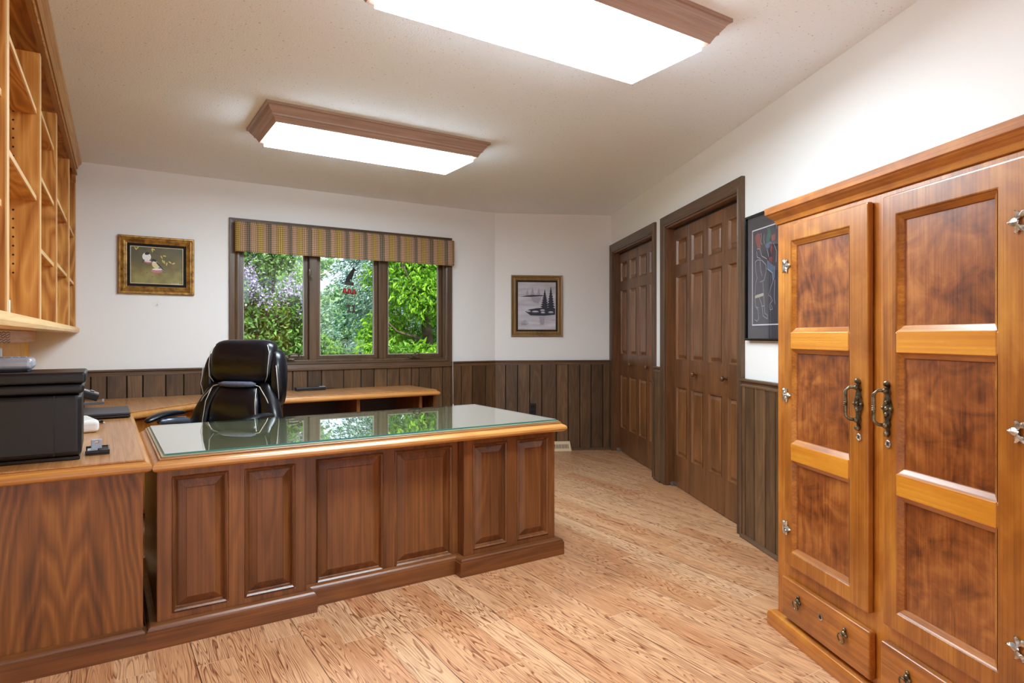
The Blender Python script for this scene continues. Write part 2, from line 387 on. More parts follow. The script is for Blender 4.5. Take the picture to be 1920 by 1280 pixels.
# ------------------------------------------------------------------ room shell
H = 2.44; UL = -.44; VA = 5.53
C1 = (3.37, 5.53); C2 = (4.46, 4.985)
LB = math.hypot(C2[0]-C1[0], C2[1]-C1[1]); AB = math.atan2(C2[1]-C1[1], C2[0]-C1[0])
TR = math.radians(26.3); dR = Vector((-math.sin(TR), -math.cos(TR), 0)); AR = math.atan2(dR.y, dR.x)
MR = Matrix.Translation((C2[0], C2[1], 0)) @ Matrix.Rotation(AR, 4, 'Z')       # right wall: x along wall towards the viewer, y into the wall
MB = Matrix.Translation((C1[0], C1[1], 0)) @ Matrix.Rotation(AB, 4, 'Z')
SR = 7.6; endR = MR @ Vector((SR, 0, 0)); VB = endR.y
foot = [(UL-.12, VB), (endR.x, endR.y), C2, C1, (UL, VA)]
def grow(p, d=.2):
    c = Vector((1.9, 2.4)); return [tuple(Vector(q)+(Vector(q)-c).normalized()*d) for q in p]
bm = B(); prism(bm, grow(foot, .7), -.06, 0); struct('floor', bm, FLOOR)
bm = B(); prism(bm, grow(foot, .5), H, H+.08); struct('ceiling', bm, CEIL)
TL = -.0165; ML = Matrix.Translation((UL, VA, 0)) @ Matrix.Rotation(TL, 4, 'Z')      # the left wall runs a degree out of square
bm = B(); grid_frame(bm, -7.5, .15, 0, H, 0, .12, [(-7.0, -5.75, .9, 2.1)])  # hole behind the camera, added to let fill daylight in
struct('wall_left', bm, WALL, m=ML @ Matrix.Rotation(math.radians(90), 4, 'Z'))
bm = B(); grid_frame(bm, UL-.3, endR.x+.2, 0, H, VB-.12, .12, [(UL+.1, endR.x-.1, .5, 1.95)]); struct('wall_rear', bm, WALL)  # invented rear opening, never in view, brings in more daylight
# window wall with opening
WX0, WX1, WZ0, WZ1 = .915, 2.805, .955, 2.075
bm = B(); grid_frame(bm, UL, C1[0]+.08, 0, H, VA, .16, [(WX0, WX1, WZ0, WZ1)]); struct('wall_back', bm, WALL)
bm = B(); box(bm, 0, LB+.12, 0, .14, 0, H); struct('wall_angled', bm, WALL, m=MB)
D1 = (.085, 1.31); D2 = (1.605, 2.83); DZ = 2.045
bm = B(); grid_frame(bm, 0, SR, 0, H, 0, .12, [(D1[0], D1[1], 0.0, DZ), (D2[0], D2[1], 0.0, DZ), (5.5, 7.35, .35, 2.2)]); box(bm, 0, 3.2, .125, .18, 0, H)  # last hole is an unseen opening added for extra daylight
struct('wall_right', bm, WALL, m=MR)

# wainscot boards
def boards(name, xs, z1, M, y=0.0, skip=()):
    bm = B()
    for i in range(len(xs)-1):
        a, b = xs[i]+.004, xs[i+1]-.004
        if any(s0 < (a+b)/2 < s1 for s0, s1 in skip): continue
        box(bm, a, b, y-.018, y, .012, z1)
    box(bm, xs[0], xs[-1], y-.006, y, .012, z1, 1) if not skip else None
    o = struct(name, bm, [W_wains(), DARKGAP], m=M, bevel=.003, seg=2)
    return o
RZ = .93
def rail(name, x0, x1, M, y=0.0):
    bm = B()
    extr(bm, [(0, -.045), (.022, -.045), (.022, -.035), (.019, -.03), (.019, -.016), (.034, -.010), (.034, -.002), (.03, .002), (0, .002)], (x0, y, RZ), (x1, y, RZ), out=(0, -1, 0))
    return struct(name, bm, W_trim('X'), m=M)
I4 = Matrix.Identity(4)
sa = [-.44, -.31, -.19, -.076, .022, .148, .251, .403, .526, .65, .79, .90, 1.03, 1.13, 1.25, 1.35, 1.475, 1.595, 1.79, 1.948, 2.072, 2.197, 2.32, 2.441, 2.518, 2.641, 2.766, 2.859, 2.972, 3.096, 3.253, 3.372]
boards('trim_1', sa, RZ-.04, Matrix.Translation((0, VA, 0)))
sb = [-.004, .108, .232, .357, .482, .635, .759, .882, 1.001, 1.126, 1.2]
boards('trim_2', sb, RZ-.04, MB)
boards('trim_3', [1.385, 1.50, 1.528], RZ-.04, MR)
sr = [2.90, 2.945, 3.051, 3.174, 3.278, 3.40, 3.53, 3.64, 3.77, 3.9, 4.03, 4.15, 4.28, 4.4, 4.55, 4.68, 4.8, 4.93, 5.05, 5.2, 5.33, 5.45, 5.6, 5.72, 5.85, 6.0, 6.15, 6.3, 6.42, 6.55, 6.7, 6.83, 6.95, 7.1, 7.25, 7.4, 7.55]
boards('trim_4', [x for x in sr if x < 5.5], RZ-.04, MR)
rail('trim_5', UL, .86, Matrix.Translation((0, VA, 0))); rail('trim_6', 2.865, C1[0]+.01, Matrix.Translation((0, VA, 0)))
rail('trim_7', -.01, LB-.02, MB); rail('trim_8', 1.378, 1.535, MR); rail('trim_9', 2.895, 5.46, MR)
def shoe(name, x0, x1, M):
    bm = B(); extr(bm, [(0, 0), (.03, 0), (.03, .008), (.024, .018), (.018, .022), (0, .022)], (x0, 0, 0), (x1, 0, 0), out=(0, -1, 0))
    return struct(name, bm, W_trim('X'), m=M)
shoe('baseboard_back', UL, C1[0], Matrix.Translation((0, VA, 0))); shoe('baseboard_angled', 0, LB, MB); shoe('baseboard_stub', 1.385, 1.528, MR); shoe('baseboard_right', 2.9, 7.55, MR)

# ------------------------------------------------------------------ bifold doors
def casing_prof(w=.078):
    return [(0, 0), (0, .010), (.012, .018), (.02, .013), (.05, .018), (.062, .020), (w, .022), (w, 0)]    # (distance from opening, proud of wall)
def door_unit(idx, x0, x1):
    root = bpy.data.objects.new('door_%d' % idx, None); root.matrix_world = MR @ Matrix.Translation((x0, 0, 0)); C.objects.link(root); WM[root] = root.matrix_world.copy(); root['kind'] = 'structure'
    Wd = x1-x0
    for nm, side in (('casing', 0), ('casing', 1), ('casing', 2)):
        bm = B(); pr = casing_prof()
        if side == 2:
            A = []; 
            for (xx, sgn) in ((0, -1), (Wd, 1)):
                A.append([bm.verts.new((xx+sgn*a, -b, DZ+a)) for a, b in pr])
        else:
            xx, sgn = (0, -1) if side == 0 else (Wd, 1)
            A = [[bm.verts.new((xx+sgn*a, -b, 0)) for a, b in pr], [bm.verts.new((xx+sgn*a, -b, DZ+a)) for a, b in pr]]
        n = len(pr); fs = [bm.faces.new(A[0]), bm.faces.new(A[1][::-1])]
        for i in range(n): fs.append(bm.faces.new((A[0][i], A[0][(i+1) % n], A[1][(i+1) % n], A[1][i])))
        bmesh.ops.recalc_face_normals(bm, faces=fs)
        obj(nm, bm, W_trim('X' if side == 2 else 'Z'), root)
    for side in (0, 1, 2):
        bm = B()
        if side == 0: box(bm, 0, .014, 0, .084, 0, DZ)
        elif side == 1: box(bm, Wd-.014, Wd, 0, .084, 0, DZ)
        else: box(bm, .014, Wd-.014, 0, .084, DZ-.014, DZ)
        obj('jamb', bm, W_door('X' if side == 2 else 'Z'), root)
    lw = (Wd-.034)/4; yl = .06
    for i in range(4):
        a = .017+i*lw+.0015; b = a+lw-.003
        st = .046
        holes = [(a+st, b-st, 1.735, 1.93), (a+st, b-st, 1.0, 1.645), (a+st, b-st, .25, .785)]
        bm = B(); grid_frame(bm, a, b, .006, DZ-.03, yl, .034, holes)
        leaf = obj('door_leaf', bm, W_door(), root, bevel=.002, seg=1)
        for h in holes:
            bm = B(); nested(bm, h[0]-.001, h[1]+.001, h[2]-.001, h[3]+.001, yl, [(0, -.002), (.004, -.001), (.008, .008), (.012, .016), (.034, .006), (.036, .003)])
            obj('panel', bm, wood('door_panel_wood', srgb(72, 42, 24), srgb(122, 78, 48), srgb(158, 108, 68), 'Z', 10, 1.0, 3, .34, .2, .3, .1), leaf)
        if i in (1, 2):
            kx = b-.025 if i == 1 else a+.025
            kx = (2.066 if i == 1 else 2.545)-1.605
            bm = B(); lathe(bm, [(.010, 0), (.011, -.004), (.007, -.010), (.008, -.018), (.016, -.026), (.019, -.034), (.016, -.042), (.006, -.046)], (kx, yl, .905), 'Y', 18)
            obj('knob', bm, W_door('Y'), leaf, smooth=True)
    bm = B(); box(bm, .0145, Wd-.0145, .098, .12, 0, DZ-.015); obj('closet_shadow_board', bm, DARKGAP, root)
    bm = B(); box(bm, .012, .05, .03, .06, 0.0, .006); box(bm, .012, .018, .03, .06, 0, .03); obj('pivot_bracket', bm, STEEL, root)
    bm = B(); box(bm, .015, Wd-.015, .062, .08, DZ-.03, DZ-.0145); obj('track', bm, DARKGAP, root)
door_unit(1, *D1); door_unit(2, *D2)

# ------------------------------------------------------------------ window
win = bpy.data.objects.new('window_1', None); win.matrix_world = Matrix.Translation((0, VA, 0)); C.objects.link(win); WM[win] = win.matrix_world.copy(); win['kind'] = 'structure'
cw = .06
def wcase(a0, a1, ori):
    bm = B(); pr = casing_prof(cw)
    (xa, za, sx0, sz0), (xb, zb, sx1, sz1) = a0, a1
    A = [[bm.verts.new((xa+sx0*a, -b, za+sz0*a)) for a, b in pr], [bm.verts.new((xb+sx1*a, -b, zb+sz1*a)) for a, b in pr]]
    n = len(pr); fs = [bm.faces.new(A[0]), bm.faces.new(A[1][::-1])]
    for i in range(n): fs.append(bm.faces.new((A[0][i], A[0][(i+1) % n], A[1][(i+1) % n], A[1][i])))
    bmesh.ops.recalc_face_normals(bm, faces=fs); obj('casing', bm, W_trim(ori), win)
q = [(WX0, WZ0, -1, -1), (WX1, WZ0, 1, -1), (WX1, WZ1, 1, 1), (WX0, WZ1, -1, 1)]
for i in range(4): wcase(q[i], q[(i+1) % 4], 'XZ'[i % 2])
bm = B(); box(bm, WX0-cw-.005, WX1+cw+.005, -.034, 0, RZ-.045, RZ-.018); obj('window_sill', bm, W_trim('X'), win, bevel=.006, seg=3)
bm = B()
for a in ((WX0, WX0+.02, WZ0, WZ1), (WX1-.02, WX1, WZ0, WZ1)): box(bm, a[0], a[1], 0, .14, a[2], a[3])
box(bm, WX0+.02, WX1-.02, 0, .14, WZ0, WZ0+.02); box(bm, WX0+.02, WX1-.02, 0, .14, WZ1-.02, WZ1)
for c in (1.53, 2.162): box(bm, c-.033, c+.033, .0, .14, WZ0+.02, WZ1-.02)
obj('window_frame', bm, W_trim(), win, bevel=.003)
GLZ = m_glass('window_glass', (.98, .995, .99, 1), False)
SASHIN = plain('sash_light_strip', srgb(168, 156, 148), .5)
for (a, b) in ((WX0+.022, 1.495), (1.565, 2.127), (2.197, WX1-.022)):
    s = .032; z0, z1 = WZ0+.022, WZ1-.022
    bm = B(); grid_frame(bm, a, b, z0, z1, .045, .04, [(a+s, b-s, z0+s, z1-s)])
    sash = obj('sash', bm, W_trim(), win, bevel=.002, seg=1)
    bm = B(); grid_frame(bm, a+s, b-s, z0+s, z1-s, .05, .02, [(a+s+.007, b-s-.007, z0+s+.007, z1-s-.007)]); obj('glazing_bead', bm, SASHIN, sash)
    bm = B(); box(bm, a+s+.006, b-s-.006, .058, .062, z0+s+.006, z1-s-.006); obj('pane', bm, GLZ, sash)
for cx, fold in ((1.31, 1), (2.47, 0)):
    bm = B(); box(bm, cx-.055, cx+.055, -.022, .02, WZ0+.0205, WZ0+.034); lathe(bm, [(.018, 0), (.018, .012), (.012, .022), (.008, .03)], (cx, -.008, WZ0+.032), 'Z', 14)
    h = obj('crank', bm, BRASS, win, smooth=False, bevel=.002)
    bm = B(); e = .10 if fold else .05
    tube(bm, [(cx, -.012, WZ0+.055), (cx+e*.4, -.018, WZ0+.074), (cx+e*.8, -.018, WZ0+.068), (cx+e, -.018, WZ0+.06)], [.008, .006, .006, .008], 8)
    sph(bm, (cx+e, -.02, WZ0+.054), .012); obj('crank_handle', bm, BRASS, h, smooth=True)
for cx in (1.50,):
    bm = B(); box(bm, cx-.008, cx+.008, -.004, .002, 1.70, 1.76); tube(bm, [(cx, -.012, 1.74), (cx+.004, -.018, 1.70), (cx+.012, -.016, 1.665)], [.007, .005, .006], 8); obj('latch', bm, BRASS, win, smooth=False)

# valance and its cord
V = thing('window_valance', 'striped woven fabric valance in tan, yellow and brown across the window top', 'valance', (0, VA, 0))
bm = B(); N = 60; z0, z1 = 1.862, 2.075
ring = []
x0, x1 = .892, 2.862
path = [(x0, -.012), (x0, -.06)] + [(x0+(x1-x0)*i/N, -.075+.0025*math.sin(i*.9)+.002*math.sin(i*2.1)) for i in range(N+1)] + [(x1, -.06), (x1, -.012)]
lv = [z1+.03, z1, z0+.03, z0+.004, z0]
rows = []
for k, z in enumerate(lv):
    rows.append([bm.verts.new((x, y*(1 if k else .95)-(0.002 if k == 3 else 0), z+.003*math.sin(x*9) if k > 2 else z)) for x, y in path])
inner = [bm.verts.new((min(max(x, x0+.008), x1-.008), min(y+.01, -.012), z0)) for x, y in path]
innert = [bm.verts.new((min(max(x, x0+.008), x1-.008), min(y+.01, -.012), z1+.03)) for x, y in path]
rows += [inner, innert]
for a, b in zip(rows[:-1], rows[1:]):
    for i in range(len(path)-1): bm.faces.new((a[i], b[i], b[i+1], a[i+1]))
for i in range(len(path)-1): bm.faces.new((innert[i], rows[0][i], rows[0][i+1], innert[i+1]))
obj('fabric', bm, m_valance(), V, smooth=True)
bm = B(); tube(bm, [(2.86, VA-.075, 1.87), (2.863, VA-.05, 1.5), (2.858, VA-.045, 1.1), (2.862, VA-.05, .70), (2.868, VA-.04, .52)], .0022, 6)
lathe(bm, [(.002, .03), (.006, .02), (.008, 0), (.004, -.004)], (2.868, VA-.04, .49), 'Z', 10)
tag(obj('blind_cord', bm, WHITEP, smooth=True), 'thin white pull cord hanging at the right edge of the window', 'cord')

# hanging dog and bell ornament
OR = thing('wind_chime', 'hanging ornament with a sitting dog, three red bells and two bones before the middle pane', 'wind chime', (1.84, VA-.03, 1.86))
def flat(bm, pts, th=.004, y=0):
    a = [bm.verts.new((x, y, z)) for x, z in pts]; b = [bm.verts.new((x, y+th, z)) for x, z in pts]; n = len(pts)
    fs = [bm.faces.new(a), bm.faces.new(b[::-1])] + [bm.faces.new((a[i], b[i], b[(i+1) % n], a[(i+1) % n])) for i in range(n)]
    bmesh.ops.recalc_face_normals(bm, faces=fs)
k = 1/215.0   # metres per source pixel at the pane
def pz(pts, ox, oz): return [((x-ox)/10.667*.00443, -(y-oz)/10.667*.00443) for x, y in pts]
dog = [(215, 470), (212, 430), (235, 370), (290, 290), (345, 225), (372, 175), (390, 155), (410, 185), (440, 215), (438, 240), (408, 245), (395, 275), (385, 335), (352, 400), (338, 430), (345, 470), (330, 475), (325, 430), (310, 425), (312, 475)]
bm = B(); flat(bm, pz(dog, 300, 0)); obj('dog', bm, BLACKG, OR)
bm = B(); flat(bm, pz([(185, 462), (392, 485), (388, 560), (190, 530)], 300, 0), .012, -.004); obj('plaque', bm, m_speck('plaque_paint', srgb(20, 20, 20), srgb(60, 52, 44), 120), OR, bevel=.002)
RED = plain('red_bell', srgb(150, 22, 26), .35)
for cx in (190, 290, 392):
    px = (cx-300)/10.667*.00443; z = -(610+(cx-190)*.08)/10.667*.00443
    bm = B(); lathe(bm, [(.003, 0), (.012, -.004), (.015, -.018), (.018, -.034), (.024, -.045), (.022, -.045), (.004, -.03)], (px, 0, z), 'Z', 16); be = obj('bell', bm, RED, OR, smooth=True)
for cx in (288, 390):
    px = (cx-300)/10.667*.00443
    pts = [(-38, 965), (-18, 960), (0, 972), (18, 960), (40, 962), (38, 985), (20, 1005), (14, 1045), (20, 1085), (38, 1105), (42, 1130), (18, 1135), (0, 1122), (-18, 1135), (-42, 1132), (-38, 1108), (-20, 1085), (-14, 1045), (-20, 1005), (-38, 988)]
    bm = B(); flat(bm, [(px+a/10.667*.00443, -b/10.667*.00443) for a, b in pts], .005); obj('bone', bm, plain('dark_bone', srgb(58, 44, 40), .5), OR)
f = lambda x, y: ((x-300)/10.667*.00443, .001, -y/10.667*.00443)
for pts in [[(f(300, 0)[0], .001, .05), f(300, 0), f(310, 230)]]+[[f(cx, 540), f(cx, 615)] for cx in (190, 290, 392)]+[[f(290, 700), f(288, 965)], [f(392, 720), f(390, 965)]]:
    bm = B(); tube(bm, pts, .0008, 5); obj('string', bm, WHITEP, OR)

# ------------------------------------------------------------------ ceiling lights
EM = plain('lit_diffuser', (1, 1, 1, 1), .5, emit=(.83, 1.0, 1.11, 1), estr=LAMP)
def fixture(cx, cy, label):
    R_ = thing('ceiling_light', label, 'ceiling light', (cx, cy, H), 0, 'wood framed ceiling lights')
    hx, hy = .695, .285; hb = .092
    prof = [(0, 0), (0, -.014), (-.010, -.016), (-.022, -.034), (-.036, -.052), (-.038, -.060), (-.046, -.064), (-.058, -.084), (-.062, -hb), (-.082, -hb), (-.082, 0)]
    cr = [(-1, -1), (1, -1), (1, 1), (-1, 1)]
    for i in range(4):
        a, b = cr[i], cr[(i+1) % 4]; bm = B()
        A = [[bm.verts.new((s[0]*(hx+o), s[1]*(hy+o), z)) for o, z in prof] for s in (a, b)]; n = len(prof)
        fs = [bm.faces.new(A[0]), bm.faces.new(A[1][::-1])] + [bm.faces.new((A[0][j], A[0][(j+1) % n], A[1][(j+1) % n], A[1][j])) for j in range(n)]
        bmesh.ops.recalc_face_normals(bm, faces=fs); obj('frame_side', bm, W_fix('XY'[i % 2]), R_)
    bm = B(); box(bm, -hx+.086, hx-.086, -hy+.086, hy-.086, -hb-.024, -hb+.012); obj('diffuser', bm, EM, R_)
    return R_
fixture(1.425, 3.815, 'wood framed fluorescent ceiling light nearer the window')
fixture(1.405, 1.915, 'wood framed fluorescent ceiling light cut off by the top edge, nearer the viewer')

# ------------------------------------------------------------------ floor register, outlet, nail
rg = thing('air_register', 'beige slotted air register at the foot of the dark panelling', 'vent', m=MB @ Matrix.Translation((.64, -.03, 0)))
bm = B(); vs = [(-.17, -.045, 0), (.145, -.045, 0), (.145, 0, 0), (-.17, 0, 0), (-.155, -.02, .098), (.13, -.02, .098), (.13, 0, .098), (-.155, 0, .098)]
v = [bm.verts.new(p) for p in vs]
for f_ in ((0, 1, 5, 4), (1, 2, 6, 5), (2, 3, 7, 6), (3, 0, 4, 7), (4, 5, 6, 7), (3, 2, 1, 0)): bm.faces.new([v[i] for i in f_])
obj('cover', bm, plain('beige_metal', srgb(222, 196, 160), .45), rg, bevel=.003)
bm = B()
for i in range(16):
    x = -.12+i*.015
    p = lambda x, z: (x, -.045+(z/.098)*.025-.0012, z)
    a = [bm.verts.new(p(x, .028)), bm.verts.new(p(x+.007, .028)), bm.verts.new(p(x+.004, .07)), bm.verts.new(p(x-.003, .07))]; bm.faces.new(a)
obj('slots', bm, plain('slot_dark', srgb(70, 52, 36), .8), rg)
ou = thing('wall_outlet', 'black double power outlet set low in the dark panelling', 'outlet', m=MB @ Matrix.Translation((.385, -.019, .43)))
obj('plate', boxb(-.036, .036, -.006, 0, -.06, .06), BLACKP, ou, bevel=.003)
for z in (-.024, .024): obj('socket', boxb(-.018, .018, -.009, -.005, z-.016, z+.016), BLACKG, ou, bevel=.004)
bm = B(); lathe(bm, [(.0012, 0), (.0012, -.02), (.005, -.02), (.005, -.022)], (.352, VA, 1.425), 'Y', 8)
tag(obj('wall_nail', bm, STEEL), 'small bare nail in the white wall below the bird painting', 'nail')

# ------------------------------------------------------------------ pictures
GOLD = m_speck('gilt_wood', srgb(120, 80, 34), srgb(190, 142, 66), 30, .35, metal=.45)
GOLDL = plain('bright_gilt', srgb(226, 190, 120), .3, .5)
OAKF = wood('picture_oak', srgb(88, 62, 38), srgb(138, 104, 66), srgb(170, 132, 88), 'Z', 20, 2, 4, .4)
def ring_frame(bm, w, h, prof):
    """prof: (inset, -y proud) ring around a w x h rectangle centred at 0,0 in xz"""
    prev = None; first = None
    for ins, dep in prof:
        r = [bm.verts.new(p) for p in ((-w/2+ins, -dep, -h/2+ins), (w/2-ins, -dep, -h/2+ins), (w/2-ins, -dep, h/2-ins), (-w/2+ins, -dep, h/2-ins))]
        if prev:
            for i in range(4): bm.faces.new((prev[i], prev[(i+1) % 4], r[(i+1) % 4], r[i]))
        prev = r
def shape(bm, pts, y, mi=0):
    vs = [bm.verts.new((x, y, z)) for x, z in pts]; f = bm.faces.new(vs); f.material_index = mi
    if f.normal.y > 0 or (f.normal_update() or f.normal.y > 0): f.normal_flip()
def blob(cx, cz, rx, rz, rot=0, n=18, j=0.0):
    out = []
    for i in range(n):
        a = 2*math.pi*i/n; k_ = 1+j*random.uniform(-1, 1); x, z = rx*math.cos(a)*k_, rz*math.sin(a)*k_
        out.append((cx+x*math.cos(rot)-z*math.sin(rot), cz+x*math.sin(rot)+z*math.cos(rot)))
    return out
def stroke(bm, pts, w, y, mi=0):
    for (x0, z0), (x1, z1) in zip(pts[:-1], pts[1:]):
        dx, dz = x1-x0, z1-z0; l = math.hypot(dx, dz) or 1; nx, nz = -dz/l*w/2, dx/l*w/2
        shape(bm, [(x0+nx, z0+nz), (x0-nx, z0-nz), (x1-nx, z1-nz), (x1+nx, z1+nz)], y, mi)
# bird painting: 0.507 x 0.435
P1 = thing('bird_painting', 'small gilt-framed painting of two chickadees on a dark olive ground', 'painting', (.346, VA-.001, 1.717))
bm = B(); ring_frame(bm, .507, .435, [(0, 0), (0, .022), (.006, .030), (.014, .030), (.018, .022), (.030, .026), (.036, .020), (.048, .014), (.050, .018), (.056, .016), (.058, .008)])
obj('frame', bm, GOLD, P1)
bm = B(); ring_frame(bm, .45, .378, [(0, .012), (.002, .019), (.005, .012)]); obj('inner_gilt', bm, GOLDL, P1)
bm = B(); ring_frame(bm, .395, .323, [(0, .010), (.022, .010)]); obj('black_liner', bm, plain('black_liner', srgb(16, 12, 12), .9), P1)
bm = B(); ring_frame(bm, .355, .283, [(0, .009), (.001, .013), (.005, .013), (.006, .007)]); obj('fillet', bm, plain('cream_fillet', srgb(214, 196, 160), .5), P1)
t = NT('olive_canvas'); tc = t.n('ShaderNodeTexCoord'); n1 = t.noise(tc.outputs['Object'], 7, 3, .5); n2 = t.noise(tc.outputs['Object'], 3.2, 1)
sx = t.n('ShaderNodeSeparateXYZ'); t.L(tc.outputs['Object'], sx.inputs[0])
ff = t.math('ADD', t.math('MULTIPLY', n1, .7), t.math('MULTIPLY', t.math('ADD', sx.outputs[2], .14), -1.2))
t.L(t.ramp(t.math('ADD', ff, .25), [(0, srgb(66, 66, 62)), (.25, srgb(84, 78, 52)), (.45, srgb(112, 98, 48)), (.62, srgb(150, 138, 76)), (.8, srgb(96, 88, 70))]), t.p.inputs['Base Color']); t.p.inputs['Roughness'].default_value = .5
bm = B(); shape(bm, [(-.175, -.139), (.175, -.139), (.175, .139), (-.175, .139)], -.0075); obj('canvas', bm, t.m, P1)
cols = [srgb(232, 230, 226), srgb(24, 22, 26), srgb(224, 206, 156), srgb(196, 120, 128), srgb(214, 190, 96), srgb(70, 56, 34), srgb(150, 70, 60)]
PM = [plain('oil_paint_%d' % i, c, .5) for i, c in enumerate(cols)]
def bx(x, y): return ((x-500)/540*.355, -(y-628)/368*.283)   # from the enlarged crop
bm = B(); Y = -.0079
bmS = bm; stroke(bm, [bx(365, 445), bx(385, 480), bx(402, 510)], .003, Y, 5); stroke(bm, [bx(440, 460), bx(480, 500), bx(600, 560)], .002, Y, 5)
bm = B(); shape(bm, [bx(*p) for p in blob(395, 545, 44, 42, .2)], Y-.0003, 0); shape(bm, [bx(*p) for p in blob(400, 512, 26, 14, -.2)], Y-.0006, 1); shape(bm, [bx(*p) for p in [(362, 570), (378, 580), (352, 612), (346, 606)]], Y-.0006, 5)
shape(bm, [bx(*p) for p in blob(408, 594, 40, 14, .05)], Y-.0008, 3); shape(bm, [bx(*p) for p in blob(405, 588, 34, 6, .05)], Y-.001, 0)
obj('painted_bird', bm, PM, P1); bm = B(); shape(bm, [bx(*p) for p in blob(485, 620, 42, 34, .7)], Y-.001, 2); shape(bm, [bx(*p) for p in blob(468, 578, 24, 15, .2)], Y-.0013, 1); shape(bm, [bx(*p) for p in blob(470, 595, 16, 8, .3)], Y-.0015, 0)
shape(bm, [bx(*p) for p in [(485, 590), (505, 595), (545, 640), (592, 690), (580, 694), (530, 655)]], Y-.0016, 1); stroke(bm, [bx(500, 615), bx(540, 655), bx(585, 688)], .002, Y-.0018, 0)
shape(bm, [bx(*p) for p in blob(497, 680, 58, 18, -.03)], Y-.0018, 3); shape(bm, [bx(*p) for p in blob(500, 664, 52, 9, -.03)], Y-.002, 0)
obj('painted_bird', bm, PM, P1); bm = bmS
for cx, cy, a in ((285, 470, .9), (305, 462, -.8), (450, 478, 1.2), (462, 468, .4), (545, 540, 1.0), (575, 528, .1), (558, 580, 1.2), (575, 590, 1.3), (598, 606, 1.8), (632, 588, .6), (668, 598, -.4)):
    shape(bm, [bx(*p) for p in blob(cx, cy, 18, 6, a)], Y-.001, 4)
for cx, cy in ((340, 690), (398, 700), (452, 738), (522, 718), (645, 665), (668, 690), (655, 610)): shape(bm, [bx(*p) for p in blob(cx, cy, 6, 6)], Y-.001, 6)
for i in range(6): stroke(bm, [bx(645+i*14, 792), bx(650+i*14, 803), bx(656+i*14, 794)], .0012, Y-.001, 0)
obj('painted_sprays', bm, PM, P1)
# lake picture: 0.535 x .625
P2 = thing('lake_painting', 'oak-framed upright grey picture of spruces on a rocky shore', 'painting', m=MB @ Matrix.Translation((.433, -.001, 1.491)))
bm = B(); ring_frame(bm, .535, .63, [(0, 0), (0, .018), (.006, .028), (.018, .024), (.024, .016), (.040, .022), (.052, .018), (.054, .004)]); obj('frame', bm, OAKF, P2)
bm = B(); ring_frame(bm, .43, .525, [(0, .006), (.016, .006)]); obj('dark_liner', bm, DARKGAP, P2)
bm = B(); ring_frame(bm, .40, .495, [(0, .012), (.004, .013), (.005, .008)]); obj('fillet', bm, OAKF, P2)
t = NT('grey_wash'); tc = t.n('ShaderNodeTexCoord'); mp = t.n('ShaderNodeMapping'); mp.inputs['Scale'].default_value = (1, 1, 6); t.L(tc.outputs['Object'], mp.inputs[0])
t.L(t.ramp(t.noise(mp.outputs[0], 4, 3), [(.3, srgb(168, 166, 178)), (.7, srgb(208, 206, 214))]), t.p.inputs['Base Color'])
bm = B(); shape(bm, [(-.196, -.243), (.196, -.243), (.196, .243), (-.196, .243)], -.0078); obj('canvas', bm, t.m, P2)
def lk(x, y): return ((x-291)/245*.39, -(y-315)/312*.485)
G = [plain('wash_%d' % i, c, .6) for i, c in enumerate((srgb(40, 42, 58), srgb(96, 98, 114), srgb(160, 158, 172), srgb(206, 204, 214)))]
bm = B(); Y = -.0082
def spruce2d(cx, top, bot, w, mi, y):
    n = 9; pts = []
    for i in range(n):
        zt = top+(bot-top)*i/n; ww = w*(i+1)/n
        pts += [(cx+ww*.45, zt+(bot-top)/n*.3), (cx+ww, zt+(bot-top)/n*1.05)]
    left = [(2*cx-a, b) for a, b in reversed(pts)]
    shape(bm, [lk(*p) for p in [(cx, top)]+pts+left], y, mi)
for cx, tp, b_, w_ in ((228, 205, 252, 16), (262, 190, 250, 20), (303, 196, 248, 18)): spruce2d(cx, tp, b_, w_, 2, Y)
shape(bm, [lk(*p) for p in [(178, 254), (215, 248), (260, 242), (330, 244), (330, 250), (250, 255)]], Y-.0002, 0)
shape(bm, [lk(*p) for p in [(250, 256), (320, 256), (300, 300), (268, 290)]], Y-.0001, 2)
spruce2d(342, 205, 335, 34, 0, Y-.0006); spruce2d(382, 185, 335, 32, 0, Y-.0008)
shape(bm, [lk(*p) for p in [(214, 352), (240, 338), (290, 330), (360, 326), (410, 332), (410, 372), (340, 380), (250, 378)]], Y-.001, 0)
for cx, cy, rx in ((235, 352, 18), (280, 354, 26), (327, 345, 18), (330, 360, 16), (382, 358, 20)): shape(bm, [lk(*p) for p in blob(cx, cy, rx, 8, 0)], Y-.0014, 1); shape(bm, [lk(*p) for p in blob(cx, cy-3, rx*.8, 4, 0)], Y-.0018, 3)
for i in range(14): a = 182+i*4.5; stroke(bm, [lk(208+(i-7)*2, 442), lk(a, 405+abs(i-7)*4)], .002, Y, 1)
shape(bm, [lk(*p) for p in [(305, 385), (345, 385), (335, 440), (312, 440)]], Y, 2)
obj('painted_shore', bm, G, P2)
